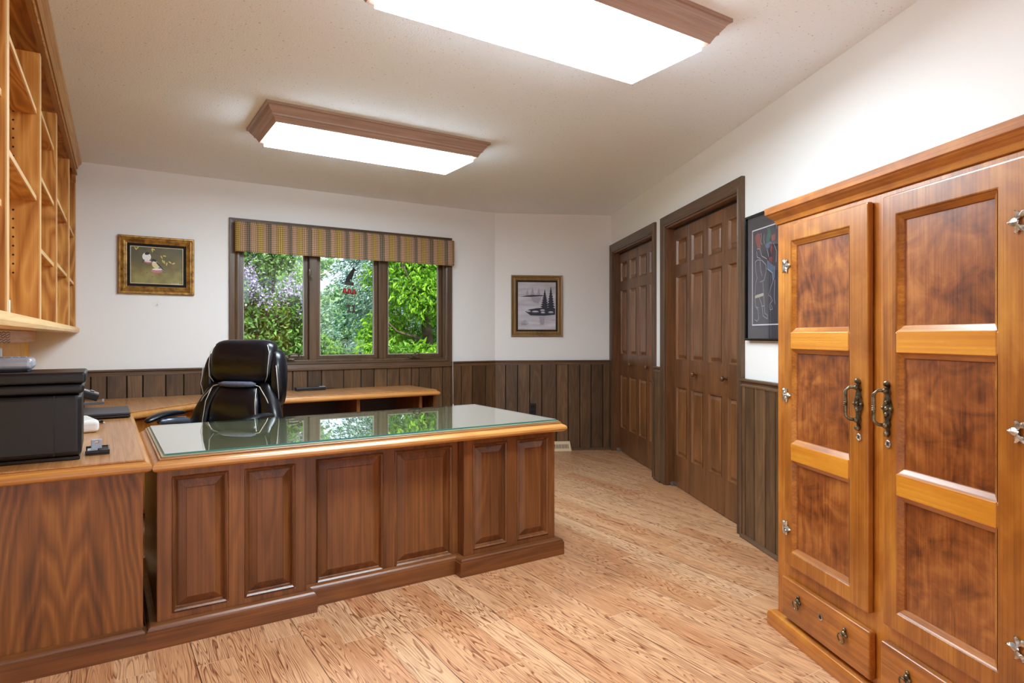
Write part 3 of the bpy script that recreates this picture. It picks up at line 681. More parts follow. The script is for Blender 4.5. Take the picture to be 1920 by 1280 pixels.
# dark line drawing on the right wall
P3 = thing('line_drawing', 'black framed dark print of standing figures in coloured outline, half behind the armoire', 'picture', m=MR @ Matrix.Translation((2.955+.28, -.001, 1.51)))
w3, h3 = .56, .71
bm = B(); ring_frame(bm, w3, h3, [(0, 0), (0, .026), (.006, .028), (.012, .026), (.013, .012)]); obj('frame', bm, BLACKG, P3)
bm = B(); shape(bm, [(-w3/2+.01, -h3/2+.01), (w3/2-.01, -h3/2+.01), (w3/2-.01, h3/2-.01), (-w3/2+.01, h3/2-.01)], -.012); obj('mat_board', bm, plain('charcoal_board', srgb(52, 50, 60), .7), P3)
bm = B(); ring_frame(bm, w3-.13, h3-.17, [(0, .0124), (.006, .0124)]); obj('white_border', bm, plain('white_line', srgb(214, 214, 224), .6), P3)
cols = [srgb(190, 192, 204), srgb(132, 60, 58), srgb(44, 92, 78), srgb(84, 100, 122), srgb(168, 168, 150)]
LM = [plain('ink_%d' % i, c, .7) for i, c in enumerate(cols)]
def dr(x, y):  # from crop; x 150..370 covers about 0.22 m, y 240..1070 covers .54
    return (-w3/2+.065+(x-155)/215*.27, h3/2-.085-(y-240)/830*.54)
bm = B(); Y = -.0126
shape(bm, [dr(*p) for p in [(182, 300), (200, 275), (225, 285), (232, 330), (232, 410), (205, 405), (188, 350)]], Y, 1)
shape(bm, [dr(*p) for p in [(285, 255), (312, 262), (318, 320), (308, 365), (282, 385), (280, 340), (292, 300)]], Y, 2)
shape(bm, [dr(*p) for p in [(322, 330), (352, 325), (355, 365), (335, 385), (322, 365)]], Y, 1); shape(bm, [dr(*p) for p in [(316, 400), (332, 400), (325, 490), (312, 450)]], Y, 1); shape(bm, [dr(*p) for p in [(302, 505), (330, 505), (328, 560), (302, 535)]], Y, 1)
shape(bm, [dr(*p) for p in [(270, 390), (310, 375), (330, 390), (300, 430), (275, 420)]], Y, 3); shape(bm, [dr(*p) for p in [(285, 520), (345, 590), (340, 700), (325, 640), (285, 600)]], Y, 3)
shape(bm, [dr(*p) for p in [(182, 810), (256, 795), (257, 820), (180, 836)]], Y, 4)
L = [[(182, 520), (205, 505), (240, 515), (275, 560), (280, 610), (262, 690), (225, 700)], [(185, 520), (188, 600), (200, 660), (188, 700), (180, 800)], [(250, 700), (256, 790)], [(182, 840), (185, 900), (210, 940), (215, 1010), (200, 1035), (180, 1018)],
     [(220, 830), (243, 900), (252, 990), (290, 1018), (290, 985), (268, 970), (262, 900), (258, 825)], [(190, 910), (212, 918)], [(240, 908), (265, 905)], [(200, 410), (225, 415), (240, 480), (285, 515)], [(196, 430), (200, 480), (230, 500)],
     [(232, 285), (240, 310), (232, 360), (245, 385)], [(262, 300), (258, 350), (265, 385)], [(350, 590), (345, 680), (318, 760), (298, 820), (318, 835), (330, 870), (308, 900), (312, 945), (330, 940), (322, 905)], [(350, 700), (345, 850), (352, 900)],
     [(286, 430), (300, 500)], [(340, 400), (365, 470), (360, 560)], [(355, 240), (365, 250), (368, 290)], [(225, 510), (232, 600), (245, 650)], [(290, 600), (330, 640), (335, 700)]]
for k_, l in enumerate(L):
    if k_ not in (11, 12, 14, 15, 17): stroke(bm, [dr(*p) for p in l], .0022, Y-.0003, 0)
obj('drawn_figure', bm, LM, P3); bm = B()
for k_ in (11, 12): stroke(bm, [dr(*p) for p in L[k_]], .0022, Y-.0003, 0)
obj('drawn_face', bm, LM, P3); bm = B()
for k_ in (14, 15, 17):
    bm = B(); stroke(bm, [dr(*p) for p in L[k_]], .0022, Y-.0003, 0); obj('drawn_line', bm, LM, P3)
bm = B()
L2 = [[(450, 400), (440, 560), (470, 700), (455, 1000)]]
obj('drawn_figure', bm, LM, P3); bm = B()
for l in L2: stroke(bm, [dr(*p) for p in l], .0022, Y-.0003, 0)
obj('drawn_figure', bm, LM, P3)
bm = B(); shape(bm, [(-w3/2+.012, -h3/2+.012), (w3/2-.012, -h3/2+.012), (w3/2-.012, h3/2-.012), (-w3/2+.012, h3/2-.012)], -.018); obj('glazing', bm, m_glass('picture_glass'), P3)

# ------------------------------------------------------------------ executive desk
DK = thing('executive_desk', 'large walnut executive desk with raised panels and a glass-covered top', 'desk', (1.117, 3.2, 0))
Wt = dict(world=True)
RAISE = [(0, 0), (.005, -.004), (.011, .002), (.015, .014), (.018, .018), (.048, .006), (.050, .004), (.052, .004)]
def ped(x0, x1, pans, yf, z0=.085, z1=.668, zp=(.112, .637), yb=None, name='pedestal'):
    holes = [(a, b, zp[0], zp[1]) for a, b in pans]
    bm = B(); grid_frame(bm, x0, x1, z0, z1, yf, .022, holes)
    fr = obj(name, bm, W_desk(), DK, world=True, bevel=.002, seg=1)
    for a, b, c, d in holes:
        bm = B(); nested(bm, a, b, c, d, yf, RAISE); obj('raised_panel', bm, W_desk(), fr, world=False, m=None) if False else None
        if True:
            bm.transform(WM[DK].inverted()); obj('raised_panel', bm, W_desk(), fr)
    return fr
yF = 2.76
p1 = ped(.172, .732, [(.224, .423), (.486, .686)], yF)
p2 = ped(1.502, 2.062, [(1.554, 1.756), (1.818, 2.019)], yF)
p3 = ped(.732, 1.502, [(.792, 1.105), (1.164, 1.468)], 2.82, zp=(.085, .633), z0=.078, name='centre_front')
for x0, x1 in ((.172, .732), (1.502, 2.062)):
    bm = B(); box(bm, x0, x1, yF+.0225, 3.60, .05, .668); obj('pedestal_body', bm, W_desk(), DK, world=True)
for k_, (x0, x1) in enumerate(((.172, .732), (1.502, 2.062))):
    for z0, z1 in ((.12, .36), (.375, .505), (.52, .65)):
        bm = B(); box(bm, x0+.02, x1-.02, 3.601, 3.62, z0, z1); d_ = obj('drawer', bm, W_desk('X'), DK, world=True, bevel=.004)
        bm = B(); lathe(bm, [(.006, .0), (.006, .012), (.014, .02), (.012, .026), (.003, .028)], ((x0+x1)/2-1.117, 3.62-3.2, (z0+z1)/2), 'Y', 14); obj('knob', bm, BRASS, d_, smooth=True)
# plinth following the breakfront
def plinth(x0, x1, y0, y1, parent, mat=None, L0=0, L1=0):
    bm = B()
    pr = [(0, 0), (.04, 0), (.04, .062), (.034, .070), (.022, .078), (.018, .088), (0, .090)]
    extr(bm, pr, (x0, y0+.04, 0), (x1, y0+.04, 0), out=(0, -1, 0))
    return bm
bm = B(); pr = [(0, 0), (.036, 0), (.036, .068), (.032, .069), (.032, .072), (.030, .079), (.023, .085), (.010, .088), (0, .089)]
def sweep(bm, prof, path, closed=False):
    """path in xy, material on the right-hand side: out = right of travel reversed -> computed mitre"""
    P = [Vector((p[0], p[1], 0)) for p in path]; n = len(P); rings = []
    for i in range(n):
        d0 = (P[i]-P[i-1]).normalized() if i > 0 or closed else None; d1 = (P[(i+1) % n]-P[i]).normalized() if i < n-1 or closed else None
        o0 = Vector((d0.y, -d0.x, 0)) if d0 is not None else None; o1 = Vector((d1.y, -d1.x, 0)) if d1 is not None else None
        if o0 is None: o = o1
        elif o1 is None: o = o0
        else: o = (o0+o1)/(1+o0.dot(o1))
        rings.append([bm.verts.new(P[i]+o*a+Vector((0, 0, b))) for a, b in prof])
    m_ = len(prof); fs = []
    for i in range(n if closed else n-1):
        A, Z = rings[i], rings[(i+1) % n]
        for j in range(m_): fs.append(bm.faces.new((A[j], A[(j+1) % m_], Z[(j+1) % m_], Z[j])))
    if not closed: fs += [bm.faces.new(rings[0][::-1]), bm.faces.new(rings[-1])]
    bmesh.ops.recalc_face_normals(bm, faces=fs)
sweep(bm, pr, [(.172, 3.60), (.172, 2.758), (.734, 2.758), (.734, 2.818), (1.50, 2.818), (1.50, 2.758), (2.062, 2.758), (2.062, 3.60)])
obj('plinth', bm, W_desk('X'), DK, world=True)
# top
def slab(bm, x0, x1, y0, y1, z0, z1): box(bm, x0, x1, y0, y1, z0, z1)
T0, T1, TY0, TY1 = .156, 2.108, 2.712, 3.70
NOSE = [(-.06, 0), (-.012, 0), (-.002, .006), (.002, .014), (.001, .024), (-.006, .032), (-.016, .036), (-.018, .040), (-.06, .040)]
bm = B(); sweep(bm, [(a, b+.667) for a, b in NOSE], [(T0, TY1), (T0, TY0), (T1, TY0), (T1, TY1)], closed=True)
obj('edge_moulding', bm, W_edge('X'), DK, world=True, smooth=False)
bm = B(); slab(bm, T0+.06, T1-.06, TY0+.06, TY1-.06, .667, .706); box(bm, T0+.022, T1-.022, TY0+.022, TY1-.022, .7075, .716); obj('desk_top', bm, W_top('X'), DK, world=True, bevel=.002, seg=2)
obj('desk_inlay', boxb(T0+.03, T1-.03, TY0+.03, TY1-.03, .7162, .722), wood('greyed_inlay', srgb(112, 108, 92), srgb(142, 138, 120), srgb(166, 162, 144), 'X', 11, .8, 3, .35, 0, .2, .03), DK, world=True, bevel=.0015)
GT = thing('glass_sheet', 'clear glass sheet covering the executive desk top, mirroring the window', 'glass top', (1.13, 3.2, .7225))
bm = B(); box(bm, .198, 2.068, 2.752, 3.655, .7225, .7295)
bm.normal_update()
for f_ in bm.faces: f_.material_index = 0 if f_.normal.z > .5 else (2 if f_.normal.z < -.5 else 1)
obj('glass', bm, [m_glass('desk_glass', (.94, .975, .96, 1), True, .13), plain('glass_edge', srgb(60, 120, 116), .1), m_clear('glass_underside', (.98, .995, .985, 1))], GT, world=True)

# ------------------------------------------------------------------ built-in return and window counter
UN = thing('built_in_counter', 'L-shaped walnut counter running along the left wall and under the window', 'counter', (.0, 3.6, 0))
poly = [(UL-.043, 2.712), (.152, 2.712), (.152, 4.47), (.60, 4.915), (2.44, 4.915), (2.44, 5.508), (UL+.002, 5.508)]
def inset_poly(p, d):
    out = []; n = len(p)
    for i in range(n):
        a, b, c = Vector(p[i-1]), Vector(p[i]), Vector(p[(i+1) % n])
        d0 = (b-a).normalized(); d1 = (c-b).normalized(); n0 = Vector((-d0.y, d0.x)); n1 = Vector((-d1.y, d1.x))
        out.append(tuple(b+(n0+n1)/(1+n0.dot(n1))*d))
    return out
edge = [(UL-.043, 2.712), (.152, 2.712), (.152, 4.47), (.60, 4.915), (2.44, 4.915), (2.44, 5.508)]
bm = B(); sweep(bm, [(a, b+.672) for a, b in NOSE], edge)
obj('edge_moulding', bm, W_edge('X'), UN, world=True)
ip = inset_poly(poly, .0595); ip[0] = (UL-.043, ip[0][1]); ip[-1] = (UL+.002, 5.508); ip[5] = (ip[5][0], 5.508)
bm = B(); prism(bm, ip, .672, .711)
ip2 = inset_poly(poly, .02); ip2[0] = (UL-.043, ip2[0][1]); ip2[-1] = (UL+.002, 5.508); ip2[5] = (ip2[5][0], 5.508); prism(bm, ip2, .7125, .720)
obj('countertop', bm, W_top('Y'), UN, world=True, bevel=.002, seg=2)
bm = B(); box(bm, UL-.04, .126, 2.752, 2.77, .05, .671); obj('end_panel', bm, W_retpanel(), UN, world=True)
bm = B(); sweep(bm, pr, [(UL-.04, 2.752), (.10, 2.752), (.10, 2.80)]); obj('plinth', bm, W_desk('X'), UN, world=True)
bm = B(); prism(bm, [(UL+.004, 2.9), (.06, 2.9), (.06, 4.5), (.575, 5.02), (.575, 5.505), (UL+.004, 5.505)], .05, .67)
obj('cabinet_body', bm, W_edge('Z'), UN, world=True)
bm = B(); dd = Vector((.448, .445, 0)).normalized(); nn = Vector((dd.y, -dd.x, 0)); a0 = Vector((.095, 4.52, 0))
for k_ in range(1):
    q_ = [a0+dd*.01, a0+dd*.62]; q2 = [p+nn*.018 for p in q_]; prism(bm, [tuple(q2[0][:2]), tuple(q2[1][:2]), tuple(q_[1][:2]), tuple(q_[0][:2])], .08, .655)
obj('cabinet_door', bm, W_arm('Z'), UN, world=True, bevel=.003)
for x in (1.12, 1.72, 2.27, 2.40):
    obj('divider', boxb(x, x+.025, 4.965, 5.5, 0, .671), W_desk(), UN, world=True)
obj('apron', boxb(.60, 2.40, 4.962, 4.98, .645, .671), W_desk('X'), UN, world=True) if False else None
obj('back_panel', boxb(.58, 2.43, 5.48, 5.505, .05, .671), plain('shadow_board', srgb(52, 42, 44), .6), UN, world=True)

# ------------------------------------------------------------------ bookcase on the left wall
MK = Matrix.Translation((-.163, 5.5, 0)) @ Matrix.Rotation(TL, 4, 'Z')      # x = 0 is the front plane, y runs along the wall (0 at the window wall)
BK = thing('wall_bookcase', 'tall open golden fir bookcase hung on the left wall up to the ceiling', 'bookcase', m=MK)
bu = -.272; Z0 = 1.235; Z1 = 2.438; YN = -5.6
UPS = [-5.55, -4.95, -4.15, -3.33, -2.47, -1.70, -.76, -.05]
for y in UPS:
    bm = B(); box(bm, bu, -.004, y, y+.045, Z0, Z1-.17)
    if y > -3.4:
        for i in range(24):
            z = 1.42+i*.034
            if 1.66 < z < 1.70: continue
            lathe(bm, [(.0038, 0), (.0038, -.0008)], (-.082, y, z), 'Y', 8, mi=1)
    u_ = obj('upright', bm, [W_pine(), DARKGAP], BK)
    obj('edge_band', boxb(-.004, 0, y, y+.045, Z0, Z1-.17), W_pedge(), u_)
obj('end_panel', boxb(bu, -.002, -.005, .024, Z0, Z1-.01), W_pine(), BK)
obj('back_board', boxb(bu-.0, bu+.008, YN, -.05, Z0, Z1), W_pine(), BK)
obj('top_board', boxb(bu+.008, -.02, YN, -.05, 2.37, 2.39), W_pine('Y'), BK)
obj('bottom_board', boxb(bu, -.002, YN, .02, 1.215, 1.235), W_pedge('Y'), BK)
shv = {3: [2.05, 1.717], 4: [2.10, 1.833, 1.537], 5: [1.895, 1.56], 6: [1.90, 1.56], 2: [1.84, 1.545]}
for i in range(len(UPS)-1):
    for z in shv.get(i, [1.84, 1.545]):
        ya, yb = UPS[i]+.047, UPS[i+1]-.002
        s_ = obj('shelf', boxb(bu+.01, -.016, ya, yb, z-.018, z), W_pine('Y'), BK)
        obj('shelf_edge', boxb(-.016, -.011, ya, yb, z-.018, z), W_pedge('Y'), s_)
obj('frieze', boxb(-.018, .002, YN, .024, 2.335, 2.438), W_crown('Y'), BK)
bm = B()
for i in range(220): sph(bm, (.004, -3.6+i*.0164, 2.338), .006, .8, 1.5, 1, 6)
obj('rope_carving', bm, W_crown('Y'), BK, smooth=True)
bm = B(); extr(bm, [(0, 2.385), (.006, 2.382), (.010, 2.39), (.014, 2.405), (.022, 2.414), (.026, 2.416), (.030, 2.428), (.030, 2.4385), (0, 2.4385)], (.002, YN, 0), (.002, .024, 0), out=(1, 0, 0))
obj('crown', bm, W_crown('Y'), BK)
bm = B(); extr(bm, [(-.02, 1.2), (.006, 1.2), (.018, 1.207), (.022, 1.22), (.018, 1.235), (.004, 1.245), (-.02, 1.245)], (0, YN, 0), (0, .01, 0), out=(1, 0, 0))
obj('ledge', bm, W_pedge('Y'), BK)
obj('light_valance', boxb(-.242, -.222, YN, -.10, 1.142, 1.2145), W_pedge('Y'), BK, bevel=.006)
for k_ in range(5):
    bm = B(); pts = [(-.2215, -2.5+i*.03, 1.15+k_*.012+.004*math.sin(i*1.3+k_)) for i in range(40)]
    tube(bm, pts, .0013, 5); obj('carved_wave', bm, DARKGAP, BK)
tag(obj('backsplash_panel', boxb(.002, .010, -5.3, -.025, .7225, 1.199), m_speck('ochre_board', srgb(240, 186, 24), srgb(252, 208, 44), 9, .55), m=ML), 'ochre yellow backboard on the left wall under the bookcase', 'panel')
BX = thing('small_box', 'small dark blue and white box at the bottom of the bookcase, against an upright', 'box', m=MK @ Matrix.Translation((-.06, -3.2, Z0+.0005)))
obj('box_body', boxb(-.05, .05, -.03, .03, 0, .05), plain('dark_blue', srgb(44, 62, 82), .5), BX, bevel=.002); obj('box_label', boxb(.0502, .0515, -.03, .012, .002, .048), plain('pale_teal', srgb(206, 226, 226), .5), BX)

# ------------------------------------------------------------------ things on the counter
TZ = .7205
PR = thing('printer', 'large black printer at the left end of the counter', 'printer', (-.232, 3.01, TZ))
bm = B(); box(bm, -.165, .165, -.16, .16, .012, .245); obj('body', bm, BLACKP, PR, bevel=.02, seg=4)
bm = B(); box(bm, -.16, .16, -.155, .155, 0, .014); obj('foot', bm, BLACKG, PR, bevel=.003)
bm = B(); box(bm, -.172, .172, -.165, .165, .247, .283); obj('middle_band', bm, BLACKP, PR, bevel=.012, seg=3)
bm = B(); box(bm, -.178, .178, -.168, .168, .285, .326); obj('scanner_lid', bm, BLACKP, PR, bevel=.010, seg=3)
bm = B(); box(bm, .08, .083, -.1607, -.16, .02, .24); obj('seam', bm, BLACKG, PR)
PH = thing('answering_machine', 'silver grey phone base with keypad on top of the black printer', 'phone base', (-.330, 3.03, TZ+.3265))
bm = B(); box(bm, -.11, .108, -.075, .085, .006, .052); obj('base_shell', bm, SILVER, PH, bevel=.016, seg=4)
obj('bottom_tray', boxb(-.10, .095, -.07, .08, 0, .007), BLACKP, PH, bevel=.002)
for r_ in range(3):
    for c_ in range(6):
        obj('key', boxb(-.04+c_*.022, -.024+c_*.022, -.04+r_*.024, -.026+r_*.024, .0515, .056), GREYP, PH, bevel=.002)
bm = B(); box(bm, -.012, .006, .04, .06, .04, .09); obj('antenna', bm, WHITEP, PH, bevel=.004)

def trapkey(name, label, loc, rz, tilt):
    o = thing(name, label, 'phone', m=Matrix.Translation(loc) @ Matrix.Rotation(rz, 4, 'Z') @ Matrix.Rotation(tilt, 4, 'X')); return o
TP = thing('desk_telephone', 'dark desk telephone with tilted pale keypad behind the printer', 'telephone', (-.15, 4.85, TZ))
obj('stand', boxb(-.05, .05, -.02, .05, 0, .10), BLACKP, TP, bevel=.006)
m_ = Matrix.Translation((.02, 0, .105)) @ Matrix.Rotation(math.radians(20), 4, 'Y')
bd = obj('body', boxb(-.12, .11, -.07, .07, -.022, .022), BLACKP, TP, bevel=.006, m=m_)
obj('faceplate', boxb(-.115, .105, -.065, .065, .0222, .026), GREYP, bd, bevel=.002)
for r_ in range(3):
    for c_ in range(5): obj('button', boxb(-.09+c_*.036, -.066+c_*.036, -.05+r_*.036, -.03+r_*.036, .0262, .031), BLACKP if (r_+c_) % 3 else WHITEP, bd, bevel=.001)
LP = thing('laptop', 'closed flat black laptop lying on the counter near its inner corner', 'laptop', (-.035, 4.36, TZ))
obj('lower_case', boxb(-.165, .165, -.20, .20, .004, .018), BLACKP, LP, bevel=.005); obj('lid', boxb(-.165, .165, -.20, .20, .0185, .030), plain('charcoal_lid', srgb(46, 48, 56), .35), LP, bevel=.004)
WA = thing('white_adapter', 'white rounded power adapter with a short cable beside the printer', 'adapter', (-.085, 3.72, TZ), .2)
obj('shell', boxb(-.05, .05, -.12, .12, .0, .062), WHITEP, WA, bevel=.02, seg=4); 
bm = B(); tube(bm, [(.04, .08, .03), (.09, .10, .03), (.12, .13, .012), (.10, .16, .004)], .0035, 8); obj('cable', bm, WHITEP, WA, smooth=True)
bm = B(); tube(bm, [(.075, .095, .031), (.105, .11, .022)], .008, 8); obj('plug', bm, BLACKP, WA, smooth=True)
MS = thing('metal_bracket', 'grey metal bracket with a flat arm behind the printer', 'bracket', (-.11, 4.0, TZ))
obj('post', boxb(-.02, .012, -.02, .02, 0, .145), GREYP, MS, bevel=.003); obj('arm', boxb(.013, .115, -.012, .012, .098, .112), plain('dark_grey', srgb(84, 86, 92), .4), MS, bevel=.002); obj('hook', boxb(.105, .115, -.01, .01, .1125, .126), GREYP, MS)
TRY = thing('desk_tray', 'shallow black desk tray beside the printer', 'tray', (-.008, 2.985, TZ))
bm = B(); box(bm, -.05, .03, -.06, .07, 0, .006); box(bm, -.05, .03, -.06, -.054, .006, .018); box(bm, -.05, .03, .064, .07, .006, .018); box(bm, .024, .03, -.054, .064, .006, .018); obj('tray_body', bm, BLACKG, TRY, bevel=.0015)
obj('tray_step', boxb(-.006, .024, -.054, .064, .006, .014), BLACKP, TRY)
tag(obj('note_paper', boxb(-.052, -.018, 2.945, 3.045, TZ+.0065, TZ+.010), PAPER), 'white note paper lying in the black desk tray', 'paper')
SH = thing('clip_holder', 'small grey square clip holder standing in the black desk tray', 'holder', (-.022, 3.0, TZ+.0145))
bm = B(); grid_frame(bm, -.018, .018, 0, .036, -.012, .024, [(-.007, .007, .022, .03)]); obj('body', bm, SILVER, SH, bevel=.002)
bm = B(); box(bm, 1.35, 1.60, 5.40, 5.45, TZ+.001, TZ+.028); PS = thing('power_strip', 'slim black device on the window counter behind the chair', 'power strip', (1.4, 5.42, TZ))
obj('body', bm, BLACKP, PS, world=True, bevel=.005)
bm = B(); tube(bm, [(1.60, 5.43, TZ+.012), (1.66, 5.46, TZ+.006), (1.70, 5.48, TZ+.004)], .003, 6); obj('cable', bm, BLACKP, PS, world=True, smooth=True)
obj('end_cap', boxb(1.545, 1.596, 5.405, 5.445, TZ+.0282, TZ+.032), GREYP, PS, world=True)

# ------------------------------------------------------------------ armoire
AA = math.radians(24.5); dA = Vector((-math.sin(AA), -math.cos(AA), 0)); MA = Matrix.Translation((2.27, 1.56, 0)) @ Matrix.Rotation(math.atan2(dA.y, dA.x), 4, 'Z')
AM = thing('armoire', 'honey brown wooden armoire with panelled doors and drawers on the right', 'armoire', m=MA)
YB = .03; WA_ = 1.10; DP = .42
OX = -.03
obj('carcase', boxb(OX+.012, WA_+.0, YB+.014, DP, .05, 1.63), W_arm(), AM)
# face frame
bm = B(); grid_frame(bm, OX, WA_+.012, .05, 1.632, YB, .014, []); obj('face_frame', bm, W_arm(), AM, bevel=.004)
def adoor(x0, x1, z0, z1, pans, hinge_left, hx, keyx):
    th = .022; bm = B(); y = YB-th-.001
    grid_frame(bm, x0, x1, z0, z1, y, th, [])if False else None
    holes = [(p[0], p[1], p[2], p[3]) for p in pans]
    grid_frame(bm, x0, x1, z0, z1, y, th, holes)
    dr_ = obj('door', bm, W_arm(), AM, bevel=.006, seg=3, angle=60)
    for p in pans:
        bm = B(); nested(bm, p[0], p[1], p[2], p[3], y, [(0, .002), (.004, .005), (.016, .012), (.018, .019), (.0185, .019)]); obj('sticking', bm, W_arm('X'), dr_)
        bm = B(); box(bm, p[0]+.0175, p[1]-.0175, y+.0165, y+.0185, p[2]+.0175, p[3]-.0175); obj('panel', bm, W_armp(), dr_)
    # cross rails stand a little proud, lighter wood
    zr = sorted([(p[2], p[3]) for p in pans])
    for (a, b), (c, d) in zip(zr[:-1], zr[1:]):
        bm = B(); box(bm, pans[0][0], pans[0][1], y-.002, y+.004, b, c); obj('cross_rail', bm, wood('golden_rail', srgb(168, 96, 24), srgb(202, 132, 44), srgb(222, 160, 66), 'X', 7, 1, 2, .28, .2, .5, .05), dr_, bevel=.002)
    # handle
    bm = B(); hz = .958; yy = y
    lathe(bm, [(.001, -.001), (.008, 0)], (hx, yy, hz), 'Y', 8)
    prof = [(.0, .098), (.006, .092), (.009, .084), (.006, .077), (.004, .073), (.009, .066), (.013, .055), (.008, .048), (.012, .030), (.017, .012), (.021, 0), (.017, -.012), (.012, -.030), (.008, -.046), (.012, -.056), (.007, -.070), (.003, -.078), (.009, -.086), (.004, -.096), (0, -.102)]
    bp = B()
    prof = [(a, b*.86) for a, b in prof]; L_ = [(hx+a, hz+b) for a, b in prof]; R_ = [(hx-a, hz+b) for a, b in reversed(prof[1:-1])]
    a_ = [bp.verts.new((x, yy-.006, z)) for x, z in L_+R_]; b_ = [bp.verts.new((x, yy, z)) for x, z in L_+R_]; n = len(a_)
    fs = [bp.faces.new(a_)]+[bp.faces.new((a_[i], b_[i], b_[(i+1) % n], a_[(i+1) % n])) for i in range(n)]
    bmesh.ops.recalc_face_normals(bp, faces=fs)
    for z in (.076, -.078): sph(bp, (hx, yy-.008, hz+z), .009)
    for z in (.018, 0, -.018): sph(bp, (hx, yy-.008, hz+z), .007)
    for sx in (-.017, .017): sph(bp, (hx+sx, yy-.007, hz), .005)
    bl = obj('handle_plate', bp, BRASS, dr_)
    bm.free(); bm = B(); o = -.012
    tube(bm, [(hx, yy-.006, hz+.055), (hx+o, yy-.026, hz+.055), (hx+o*1.6, yy-.036, hz+.044), (hx+o*1.6, yy-.036, hz-.038), (hx+o, yy-.026, hz-.050), (hx, yy-.006, hz-.052)], [.006, .0055, .0055, .0055, .0055, .006], 10)
    for z in (.006, .0, -.006): sph(bm, (hx+o*1.6, yy-.036, hz+z), .0072, 1, 1, .4)
    sph(bm, (hx, yy-.012, hz+.055), .009); sph(bm, (hx, yy-.012, hz-.052), .009)
    obj('bail', bm, BRASS, bl if False else dr_, smooth=True)
    bm = B(); lathe(bm, [(.011, 0), (.012, -.003), (.009, -.005), (.008, -.003)], (hx, yy, .850), 'Y', 18); box(bm, hx-.001, hx+.001, yy-.0045, yy-.003, .847, .853, 1); obj('lock', bm, [PEWTER, DARKGAP], dr_, smooth=False)
    # leaf hinges
    ex = x0 if hinge_left else x1
    s = 1 if hinge_left else -1
    for z in (1.455, .95, .43):
        bm = B(); Yh = y-.002
        def leaf3(cx, cz, l, wd, ang):
            c_, s_ = math.cos(ang), math.sin(ang); P = []
            for i in range(9):
                tt = i/8; P.append((tt*l, wd*math.sin(math.pi*tt**.8)))
            ptsT = [bm.verts.new((cx+(a*c_-b*s_)*1, Yh-.0015, cz+a*s_+b*c_)) for a, b in P]; ptsB = [bm.verts.new((cx+(a*c_+b*s_), Yh-.0015, cz+a*s_-b*c_)) for a, b in P[1:-1]]
            mid = [bm.verts.new((cx+a*c_, Yh-.006, cz+a*s_)) for a, b in P]
            T = ptsT; Bm = [ptsT[0]]+ptsB+[ptsT[-1]]
            for i in range(8):
                for A_, in ((T,), (Bm,)):
                    vs_ = [mid[i], mid[i+1], A_[i+1], A_[i]]
                    vs2 = []
                    for v_ in vs_:
                        if v_ not in vs2: vs2.append(v_)
                    if len(vs2) > 2:
                        try: bm.faces.new(vs2)
                        except ValueError: pass
        a0_ = 0 if s > 0 else math.pi
        leaf3(ex+s*.012, z, .036, .010, a0_); leaf3(ex+s*.016, z+.004, .026, .008, a0_+s*1.25); leaf3(ex+s*.016, z-.004, .026, .008, a0_-s*1.25)
        leaf3(ex+s*.014, z+.01, .022, .007, a0_+s*2.3); leaf3(ex+s*.014, z-.01, .022, .007, a0_-s*2.3)
        bmesh.ops.recalc_face_normals(bm, faces=bm.faces)
        tube(bm, [(ex-s*.002, y-.001, z-.022), (ex-s*.002, y-.001, z+.022)], .005, 8)
        obj('hinge', bm, PEWTER, dr_)
pl = lambda a, b: [(a, b, 1.195, 1.545), (a, b, .765, 1.130), (a, b, .345, .700)]
adoor(.052, .522, .288, 1.612, pl(.100, .430), True, .482, 0)
adoor(.586, 1.056, .288, 1.612, pl(.645, .978), False, .612, 0)
for x0, x1 in ((.040, .532), (.580, 1.082)):
    bm = B(); y = YB-.026; box(bm, x0, x1, y, YB-.001, .080, .235); d_ = obj('drawer', bm, W_arm('X'), AM, bevel=.006, seg=3)
    cx = (x0+x1)/2
    for xx in (x0+.115, x1-.115):
        bm = B(); sph(bm, (xx, y-.006, .178), .010, 1, .8, 1); sph(bm, (xx, y-.004, .192), .006); sph(bm, (xx+.008, y-.004, .172), .006)
        tube(bm, [(xx+.016*math.sin(a*math.pi/8)-.004, y-.014-.003*math.cos(a*math.pi/8), .160+.016*math.cos(a*math.pi/8)) for a in range(16)], .0028, 8, closed=True)
        obj('ring_pull', bm, BRASS, d_, smooth=True)
    bm = B(); lathe(bm, [(.010, .0), (.011, -.002), (.0085, -.003), (.008, .0)], (cx, y, .175), 'Y', 18); lathe(bm, [(.007, -.0005), (.007, -.001)], (cx, y, .175), 'Y', 12, mi=1); obj('keyhole', bm, [PEWTER, DARKGAP], d_)
bm = B(); sweep(bm, [(0, 0), (.030, 0), (.030, .045), (.026, .056), (.012, .063), (0, .065)], [(OX, DP), (OX, YB), (WA_+.012, YB), (WA_+.012, DP)])
obj('plinth', bm, W_arm('X'), AM, bevel=.002)
bm = B(); sweep(bm, [(-.02, 1.632), (0, 1.632), (.006, 1.634), (.010, 1.65), (.020, 1.660), (.028, 1.668), (.030, 1.672), (.036, 1.676), (.038, 1.700), (.034, 1.704), (-.02, 1.704)], [(OX, DP), (OX, YB), (WA_+.012, YB), (WA_+.012, DP)])
obj('cornice', bm, W_arm('X'), AM)
obj('top_board', boxb(OX+.021, WA_-.009, YB+.021, DP, 1.633, 1.700), W_arm('X'), AM)

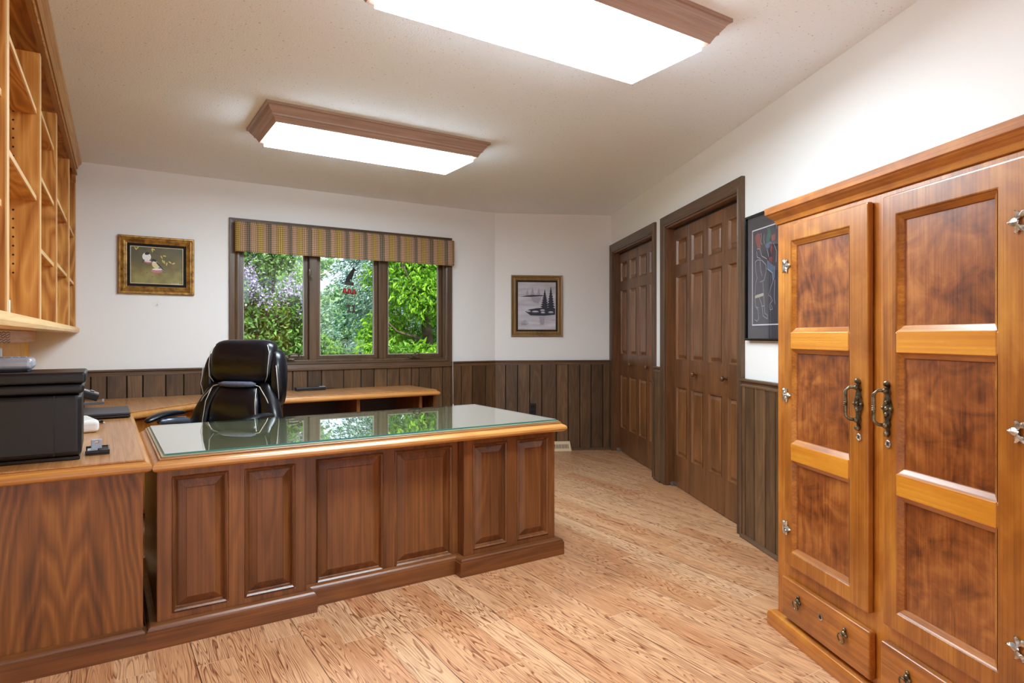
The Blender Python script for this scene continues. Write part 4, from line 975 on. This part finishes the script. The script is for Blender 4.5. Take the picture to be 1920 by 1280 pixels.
# ------------------------------------------------------------------ office chair
LEA = m_leather(); THREAD = plain('pale_thread', srgb(196, 190, 178), .7)
CH = thing('office_chair', 'black leather executive swivel chair with padded arms behind the desk', 'chair', (.578, 4.115, 0), -math.radians(47))
def loft(bm, levels, n=24, e=2.6, cap=True):
    """levels: (z, cx, halfwidth, cy, halfdepth)"""
    rings = []
    for z, cx, hw, cy, hd in levels:
        r = []
        for k_ in range(n):
            a = 2*math.pi*k_/n; c, s = math.cos(a), math.sin(a)
            r.append(bm.verts.new((cx+hw*abs(c)**(2/e)*(1 if c >= 0 else -1), cy+hd*abs(s)**(2/e)*(1 if s >= 0 else -1), z)))
        rings.append(r)
    for a, b in zip(rings[:-1], rings[1:]):
        for k_ in range(n): bm.faces.new((a[k_], a[(k_+1) % n], b[(k_+1) % n], b[k_]))
    bm.faces.new(rings[0][::-1]); bm.faces.new(rings[-1])
    bmesh.ops.recalc_face_normals(bm, faces=bm.faces)
bm = B(); loft(bm, [(.50, 0, .15, .235, .03), (.55, 0, .21, .235, .04), (.65, 0, .255, .245, .045), (.78, 0, .265, .26, .045), (.90, 0, .235, .28, .045), (1.0, 0, .215, .295, .045), (1.08, 0, .205, .305, .045), (1.125, 0, .18, .31, .04), (1.14, 0, .13, .31, .02)])
obj('back_shell', bm, LEA, CH, smooth=True, subsurf=1)
bm = B(); loft(bm, [(.885, 0, .15, .225, .025), (.90, 0, .20, .22, .045), (.95, 0, .225, .222, .062), (1.02, 0, .228, .232, .07), (1.09, 0, .225, .244, .07), (1.135, 0, .212, .255, .06), (1.155, 0, .17, .262, .04), (1.16, 0, .10, .264, .02)], e=3.6)
hp = obj('headrest', bm, LEA, CH, smooth=True, subsurf=1)
bm = B(); loft(bm, [(.48, 0, .15, .16, .03), (.52, 0, .19, .15, .045), (.62, 0, .185, .148, .055), (.72, 0, .18, .155, .06), (.80, 0, .165, .17, .055), (.86, 0, .14, .188, .045), (.885, 0, .10, .2, .02)], e=3)
lb = obj('lumbar_pad', bm, LEA, CH, smooth=True, subsurf=1)
for s in (-1, 1):
    bm = B(); loft(bm, [(.50, s*.225, .06, .15, .03), (.56, s*.25, .07, .145, .05), (.66, s*.255, .07, .155, .055), (.76, s*.232, .058, .18, .05), (.84, s*.19, .05, .20, .045), (.90, s*.165, .05, .22, .03)], e=2.4)
    obj('side_bolster', bm, LEA, CH, smooth=True, subsurf=1)
    bm = B(); loft(bm, [(.74, s*.235, .03, .25, .03), (.80, s*.25, .04, .235, .045), (.90, s*.25, .042, .235, .06), (1.0, s*.24, .04, .25, .062), (1.07, s*.225, .035, .265, .05), (1.10, s*.20, .02, .28, .03)], e=2.4)
    obj('wing', bm, LEA, CH, smooth=True, subsurf=1)
    # seams
    bm = B()
    tube(bm, [(s*.188, .206, 1.125), (s*.213, .188, 1.08), (s*.213, .174, 1.0), (s*.208, .172, .93), (s*.185, .184, .893)], .0022, 6)
    tube(bm, [(s*.262, .186, 1.0), (s*.278, .18, .88), (s*.272, .20, .80), (s*.25, .22, .75)], .0022, 6)
    tube(bm, [(s*.16, .135, .86), (s*.175, .10, .78), (s*.188, .088, .66), (s*.19, .10, .55)], .0022, 6)
    tube(bm, [(s*.10, .165, .885), (s*.165, .158, .87), (s*.225, .14, .80), (s*.27, .135, .72), (s*.29, .16, .66)], .0026, 6)
    obj('stitching', bm, THREAD, CH, smooth=True)
bm = B(); loft(bm, [(.862, 0, .05, .175, .02), (.868, 0, .12, .165, .03), (.888, 0, .135, .165, .032), (.898, 0, .10, .17, .03)], e=2.3)
obj('mesh_insert', bm, m_speck('grey_mesh', srgb(60, 66, 84), srgb(120, 128, 150), 300, .6), CH, smooth=True)
# seat
bm = B(); loft(bm, [(.40, 0, .20, -.03, .20), (.415, 0, .245, -.03, .245), (.46, 0, .265, -.03, .262), (.51, 0, .262, -.03, .26), (.535, 0, .24, -.03, .235), (.545, 0, .18, -.03, .18)], e=4)
obj('seat', bm, LEA, CH, smooth=True, subsurf=1)
GB = plain('gunmetal', srgb(118, 124, 140), .3, .6)
for s in (-1, 1):
    bm = B(); pts = [(s*.31, .09, .708), (s*.315, 0, .721), (s*.315, -.10, .717), (s*.31, -.19, .693), (s*.302, -.23, .681)]
    tube(bm, pts, [.020, .027, .029, .027, .014], 12)
    for v_ in bm.verts: v_.co.z = .70+(v_.co.z-.70)*.75; v_.co.x = s*.31+(v_.co.x-s*.31)*1.25
    ar = obj('armrest_pad', bm, LEA, CH, smooth=True, subsurf=1)
    bm = B(); tube(bm, [(s*.31, -.20, .677), (s*.315, -.12, .686), (s*.315, 0, .687), (s*.31, .09, .680)], .003, 6); bm2 = bm; obj('piping', bm, THREAD, ar, smooth=True)
    bm = B(); tube(bm, [(s*.31, -.12, .677), (s*.315, 0, .667), (s*.315, .10, .65), (s*.31, .15, .60), (s*.30, .10, .50), (s*.25, .02, .42), (s*.15, 0, .405)], [.018, .022, .024, .022, .02, .02, .018], 10)
    obj('arm_bracket', bm, GB, CH, smooth=True)
bm = B(); lathe(bm, [(.03, .10), (.03, .22), (.018, .23), (.018, .36), (.05, .37), (.07, .40)], (0, 0, 0), 'Z', 20); obj('gas_column', bm, BLACKP, CH)
for i in range(5):
    a = 2*math.pi*i/5+.3; c, s = math.cos(a), math.sin(a)
    bm = B(); tube(bm, [(0, 0, .115), (c*.12, s*.12, .11), (c*.29, s*.29, .078)], [.032, .026, .018], 10); lg = obj('base_leg', bm, BLACKP, CH, smooth=True)
    bm = B(); lathe(bm, [(.010, -.024), (.027, -.022), (.030, -.012), (.030, .012), (.027, .022), (.010, .024)], (c*.30, s*.30, .0305), 'X' if abs(s) > .6 else 'Y', 18); tube(bm, [(c*.30, s*.30, .03), (c*.29, s*.29, .09)], .006, 8); obj('caster', bm, BLACKG, lg, smooth=False)

# ------------------------------------------------------------------ garden outside
GR = m_speck('lawn_grass', srgb(70, 120, 30), srgb(120, 168, 60), 3, .9)
o = obj('garden_lawn', boxb(-12, 24, VA+.2, 40, -.5, -.35), GR); o['kind'] = 'structure'
def leafmesh(name, P, N, size, mat, parent, asp=.5, fold=.25, jit=.35):
    """P centres (n,3); N directions (n,3); each leaf = folded pointed quad pair"""
    n = len(P); sz = size*(1+jit*rng.uniform(-1, 1, n))
    d = N/np.linalg.norm(N, axis=1, keepdims=True); r = rng.normal(size=(n, 3)); s = np.cross(d, r); s /= np.linalg.norm(s, axis=1, keepdims=True); u = np.cross(d, s)
    a = P; b = P+d*sz[:, None]; m_ = P+d*sz[:, None]*.45
    l = m_+s*(sz*asp*.5)[:, None]+u*(sz*fold)[:, None]; q_ = m_-s*(sz*asp*.5)[:, None]+u*(sz*fold)[:, None]
    V = np.stack([a, l, b, q_], 1).reshape(-1, 3); F = []
    idx = np.arange(n)*4
    F = np.concatenate([np.stack([idx, idx+1, idx+2], 1), np.stack([idx, idx+2, idx+3], 1)])
    V = V-np.array(WM[parent].translation)
    me = bpy.data.meshes.new(name); me.from_pydata(V.tolist(), [], F.tolist()); me.materials.append(mat)
    o = bpy.data.objects.new(name, me); C.objects.link(o); o.parent = parent; WM[o] = WM[parent]; return o
def crown_pts(n, centres):
    """centres: list of (x,y,z,rx,ry,rz): points near the shells of blobs"""
    out = []; w_ = np.array([c[3]*c[5] for c in centres]); w_ = w_/w_.sum()
    for c, k_ in zip(centres, (w_*n).astype(int)):
        v_ = rng.normal(size=(k_, 3)); v_ /= np.linalg.norm(v_, axis=1, keepdims=True); r = rng.uniform(.55, 1.05, k_)[:, None]
        out.append(np.array(c[:3])+v_*r*np.array(c[3:6]))
    return np.concatenate(out)
BARK = m_speck('bark', srgb(70, 56, 44), srgb(112, 94, 76), 12, .9, .5, .01)
BIRCH = m_speck('pale_bark', srgb(150, 142, 128), srgb(206, 200, 188), 14, .8)
def trunk(root, paths, mat):
    bm = B()
    for pts, rs in paths: tube(bm, pts, rs, 8)
    obj('trunk', bm, mat, root, world=True, smooth=True)
def rblobs(x0, x1, y0, y1, z0, z1, r, n):
    return [(random.uniform(x0, x1), random.uniform(y0, y1), random.uniform(z0, z1), r*random.uniform(.7, 1.3), r*random.uniform(.7, 1.2), r*random.uniform(.6, 1.1)) for _ in range(n)]
down = np.array([0, 0, -1.0])
# lilac
Lm = m_leaf('lilac_leaf', [srgb(56, 96, 36), srgb(88, 136, 56), srgb(128, 170, 90)])
LF = m_leaf('lilac_flower', [srgb(150, 138, 176), srgb(176, 166, 200), srgb(204, 196, 220)], .7, .3)
r1 = thing('lilac_bush', 'tall lilac bush with pale purple blossom outside the left pane', 'bush', (1.55, 8.6, -.35))
cl = rblobs(.95, 1.95, 8.2, 9.2, .4, 3.1, .38, 26)
P_ = crown_pts(20000, cl); leafmesh('foliage', P_, rng.normal(size=(len(P_), 3))+down*.4, .075, Lm, r1)
fc = [(random.uniform(1.3, 2.12), random.uniform(7.85, 8.5), random.uniform(1.35, 2.75)) for _ in range(46)]
P_ = np.concatenate([np.array(c)+rng.normal(size=(90, 3))*np.array([.05, .05, .075]) for c in fc]); leafmesh('blossom', P_, rng.normal(size=(len(P_), 3)), .03, LF, r1, asp=.9)
trunk(r1, [([(1.55+a*.1, 8.6, -.35), (1.5+a*.3, 8.6, 1), (1.45+a*.45, 8.6, 2.4)], [.04, .03, .015]) for a in (-1, 0, 1)], BARK)
# young birch
r2 = thing('birch_tree', 'thin pale-barked tree seen through the left pane', 'tree', (2.75, 11.5, -.35))
trunk(r2, [([(2.75, 11.5, -.35), (2.72, 11.5, 1.2), (2.78, 11.5, 2.2), (2.74, 11.5, 4.2)], [.06, .055, .045, .02])]+[([(2.76, 11.5, z), (2.76+dx, 11.5, z+.35), (2.76+dx*1.8, 11.5, z+.5)], [.02, .014, .006]) for z, dx in ((1.5, -.4), (1.9, .45), (2.3, -.5), (2.6, .5), (3.0, .35))], BIRCH)
cl = rblobs(2.3, 3.3, 11.2, 12.2, 2.0, 4.6, .35, 14); P_ = crown_pts(5000, cl); leafmesh('foliage', P_, rng.normal(size=(len(P_), 3))+down*.6, .07, m_leaf('birch_leaf', [srgb(120, 170, 90), srgb(160, 200, 120), srgb(196, 220, 160)]), r2)
# spruce
SPm = m_leaf('spruce_needle', [srgb(66, 100, 88), srgb(108, 146, 130), srgb(156, 188, 172)], .6, .1)
def spruce(x, y, hgt, R0, label, nb=240, mat=SPm, nl=60):
    rt = thing('spruce_tree', label, 'tree', (x, y, -.35)); trunk(rt, [([(x, y, -.35), (x, y, hgt-.4)], [.12, .02])], BARK)
    P = []; D = []
    for i in range(nb):
        f_ = random.random()**.8; z = -.1+f_*(hgt-.2); R1 = R0*(1-f_*.92); a = random.uniform(0, 2*math.pi); dv = np.array([math.cos(a), math.sin(a), 0])
        tt = rng.uniform(.15, 1, nl); side = np.array([-dv[1], dv[0], 0])
        pts = np.array([x, y, z])+dv*tt[:, None]*R1+np.array([0, 0, -1.])*((tt**1.3)*R1*.42)[:, None]
        lat = rng.uniform(-1, 1, nl)*(1.05-tt)*.32*R1; pts = pts+side*lat[:, None]+down*(np.abs(rng.normal(size=nl))*.07)[:, None]
        P.append(pts); D.append(dv*.7+side*np.sign(lat)[:, None]*.5+rng.normal(size=(nl, 3))*.3+down*.5)
    leafmesh('needles', np.concatenate(P), np.concatenate(D), .085, mat, rt, asp=.28); return rt
spruce(5.22, 13.0, 6.4, 2.3, 'large blue-grey spruce with drooping boughs behind the middle pane', 620)
# maple on the right
random.seed(21); rng = np.random.default_rng(5)
r3 = thing('maple_tree', 'bright green leafy tree filling the right pane', 'tree', (4.6, 9.4, -.35))
MPm = m_leaf('maple_leaf', [srgb(76, 128, 24), srgb(122, 178, 42), srgb(166, 210, 72)], .45, .45)
cl = rblobs(3.75, 6.0, 8.5, 10.2, .5, 4.2, .44, 84)
P_ = crown_pts(46000, cl); leafmesh('foliage', P_, rng.normal(size=(len(P_), 3))*.8+down*.8+np.array([-.3, -.3, 0]), .095, MPm, r3, asp=.36)
trunk(r3, [([(4.6, 9.4, -.35), (4.5, 9.4, .8), (4.3, 9.3, 1.8), (4.2, 9.2, 3.4)], [.12, .1, .07, .03]), ([(4.5, 9.4, .7), (4.1, 9.0, 1.15), (3.7, 8.9, 1.25), (3.5, 8.8, 1.4)], [.05, .028, .016, .008]), ([(4.4, 9.3, 1.4), (3.9, 8.9, 2.0), (3.5, 8.7, 2.7)], [.05, .03, .012])], BARK)
# low shrubs
SHm = m_leaf('shrub_leaf', [srgb(66, 114, 28), srgb(104, 158, 48), srgb(144, 190, 76)], .5, .4)
for i, (x, y, h_, lab) in enumerate(((2.05, 7.3, 1.02, 'low green shrub under the left pane beside the lilac'), (3.0, 7.5, 1.12, 'low bright green shrub under the middle pane'), (4.1, 7.5, .95, 'low green shrub beneath the maple'), (2.7, 9.7, 1.45, 'mid-height green shrub left of the spruce'))):
    r_ = thing('green_shrub', lab, 'shrub', (x, y, -.35)); cl = rblobs(x-.25, x+.25, y-.22, y+.22, 0, h_-.25, .27, 12)
    P_ = crown_pts(8500, cl); leafmesh('foliage', P_, rng.normal(size=(len(P_), 3))+np.array([0, 0, .3]), .062, SHm, r_, asp=.55)
    trunk(r_, [([(x, y, -.35), (x+.05, y, h_*.6)], [.02, .01]), ([(x, y, -.35), (x-.15, y, h_*.55)], [.02, .01])], BARK)
# far hedge of trees
FRm = m_leaf('far_leaf', [srgb(96, 140, 80), srgb(128, 168, 108), srgb(164, 194, 146)], .6, .4)
for i, (x, y, hh, lab) in enumerate(((1.2, 15.6, 4.2, 'far pale green tree at the left edge of the view'), (4.1, 18.6, 4.0, 'far pale green tree behind the thin birch'), (6.9, 22.4, 2.9, 'far low tree beneath the patch of sky'), (9.2, 16.5, 4.2, 'far green tree behind the spruce'), (2.9, 22.0, 4.6, 'far green tree hidden mostly by the lilac'))):
    r_ = thing('distant_tree', lab, 'tree', (x, y, -.35)); cl = rblobs(x-1.1, x+1.1, y-.8, y+.8, .2, hh-.5, .8, 16)
    P_ = crown_pts(9000, cl); leafmesh('foliage', P_, rng.normal(size=(len(P_), 3)), .17, FRm, r_, asp=.6)
    trunk(r_, [([(x, y, -.35), (x, y, hh*.7)], [.12, .05])], BARK)
o = obj('terrace', boxb(-9, 12, -12, VB-.13, -.2, -.07), m_speck('pale_bounce', srgb(196, 192, 184), srgb(214, 210, 202), 5, .8)); o['kind'] = 'structure'  # unseen pale ground, added to bounce sunlight up to the ceiling
bm = B(); box(bm, 3.2, 7.6, .3, 9, -.2, -.07); o = struct('terrace_side', bm, bpy.data.materials['pale_bounce'], m=MR)  # added slab outside the right wall opening, bounces daylight in
# the eaves and outer skin of the house are out of view
bpy.context.view_layer.update()
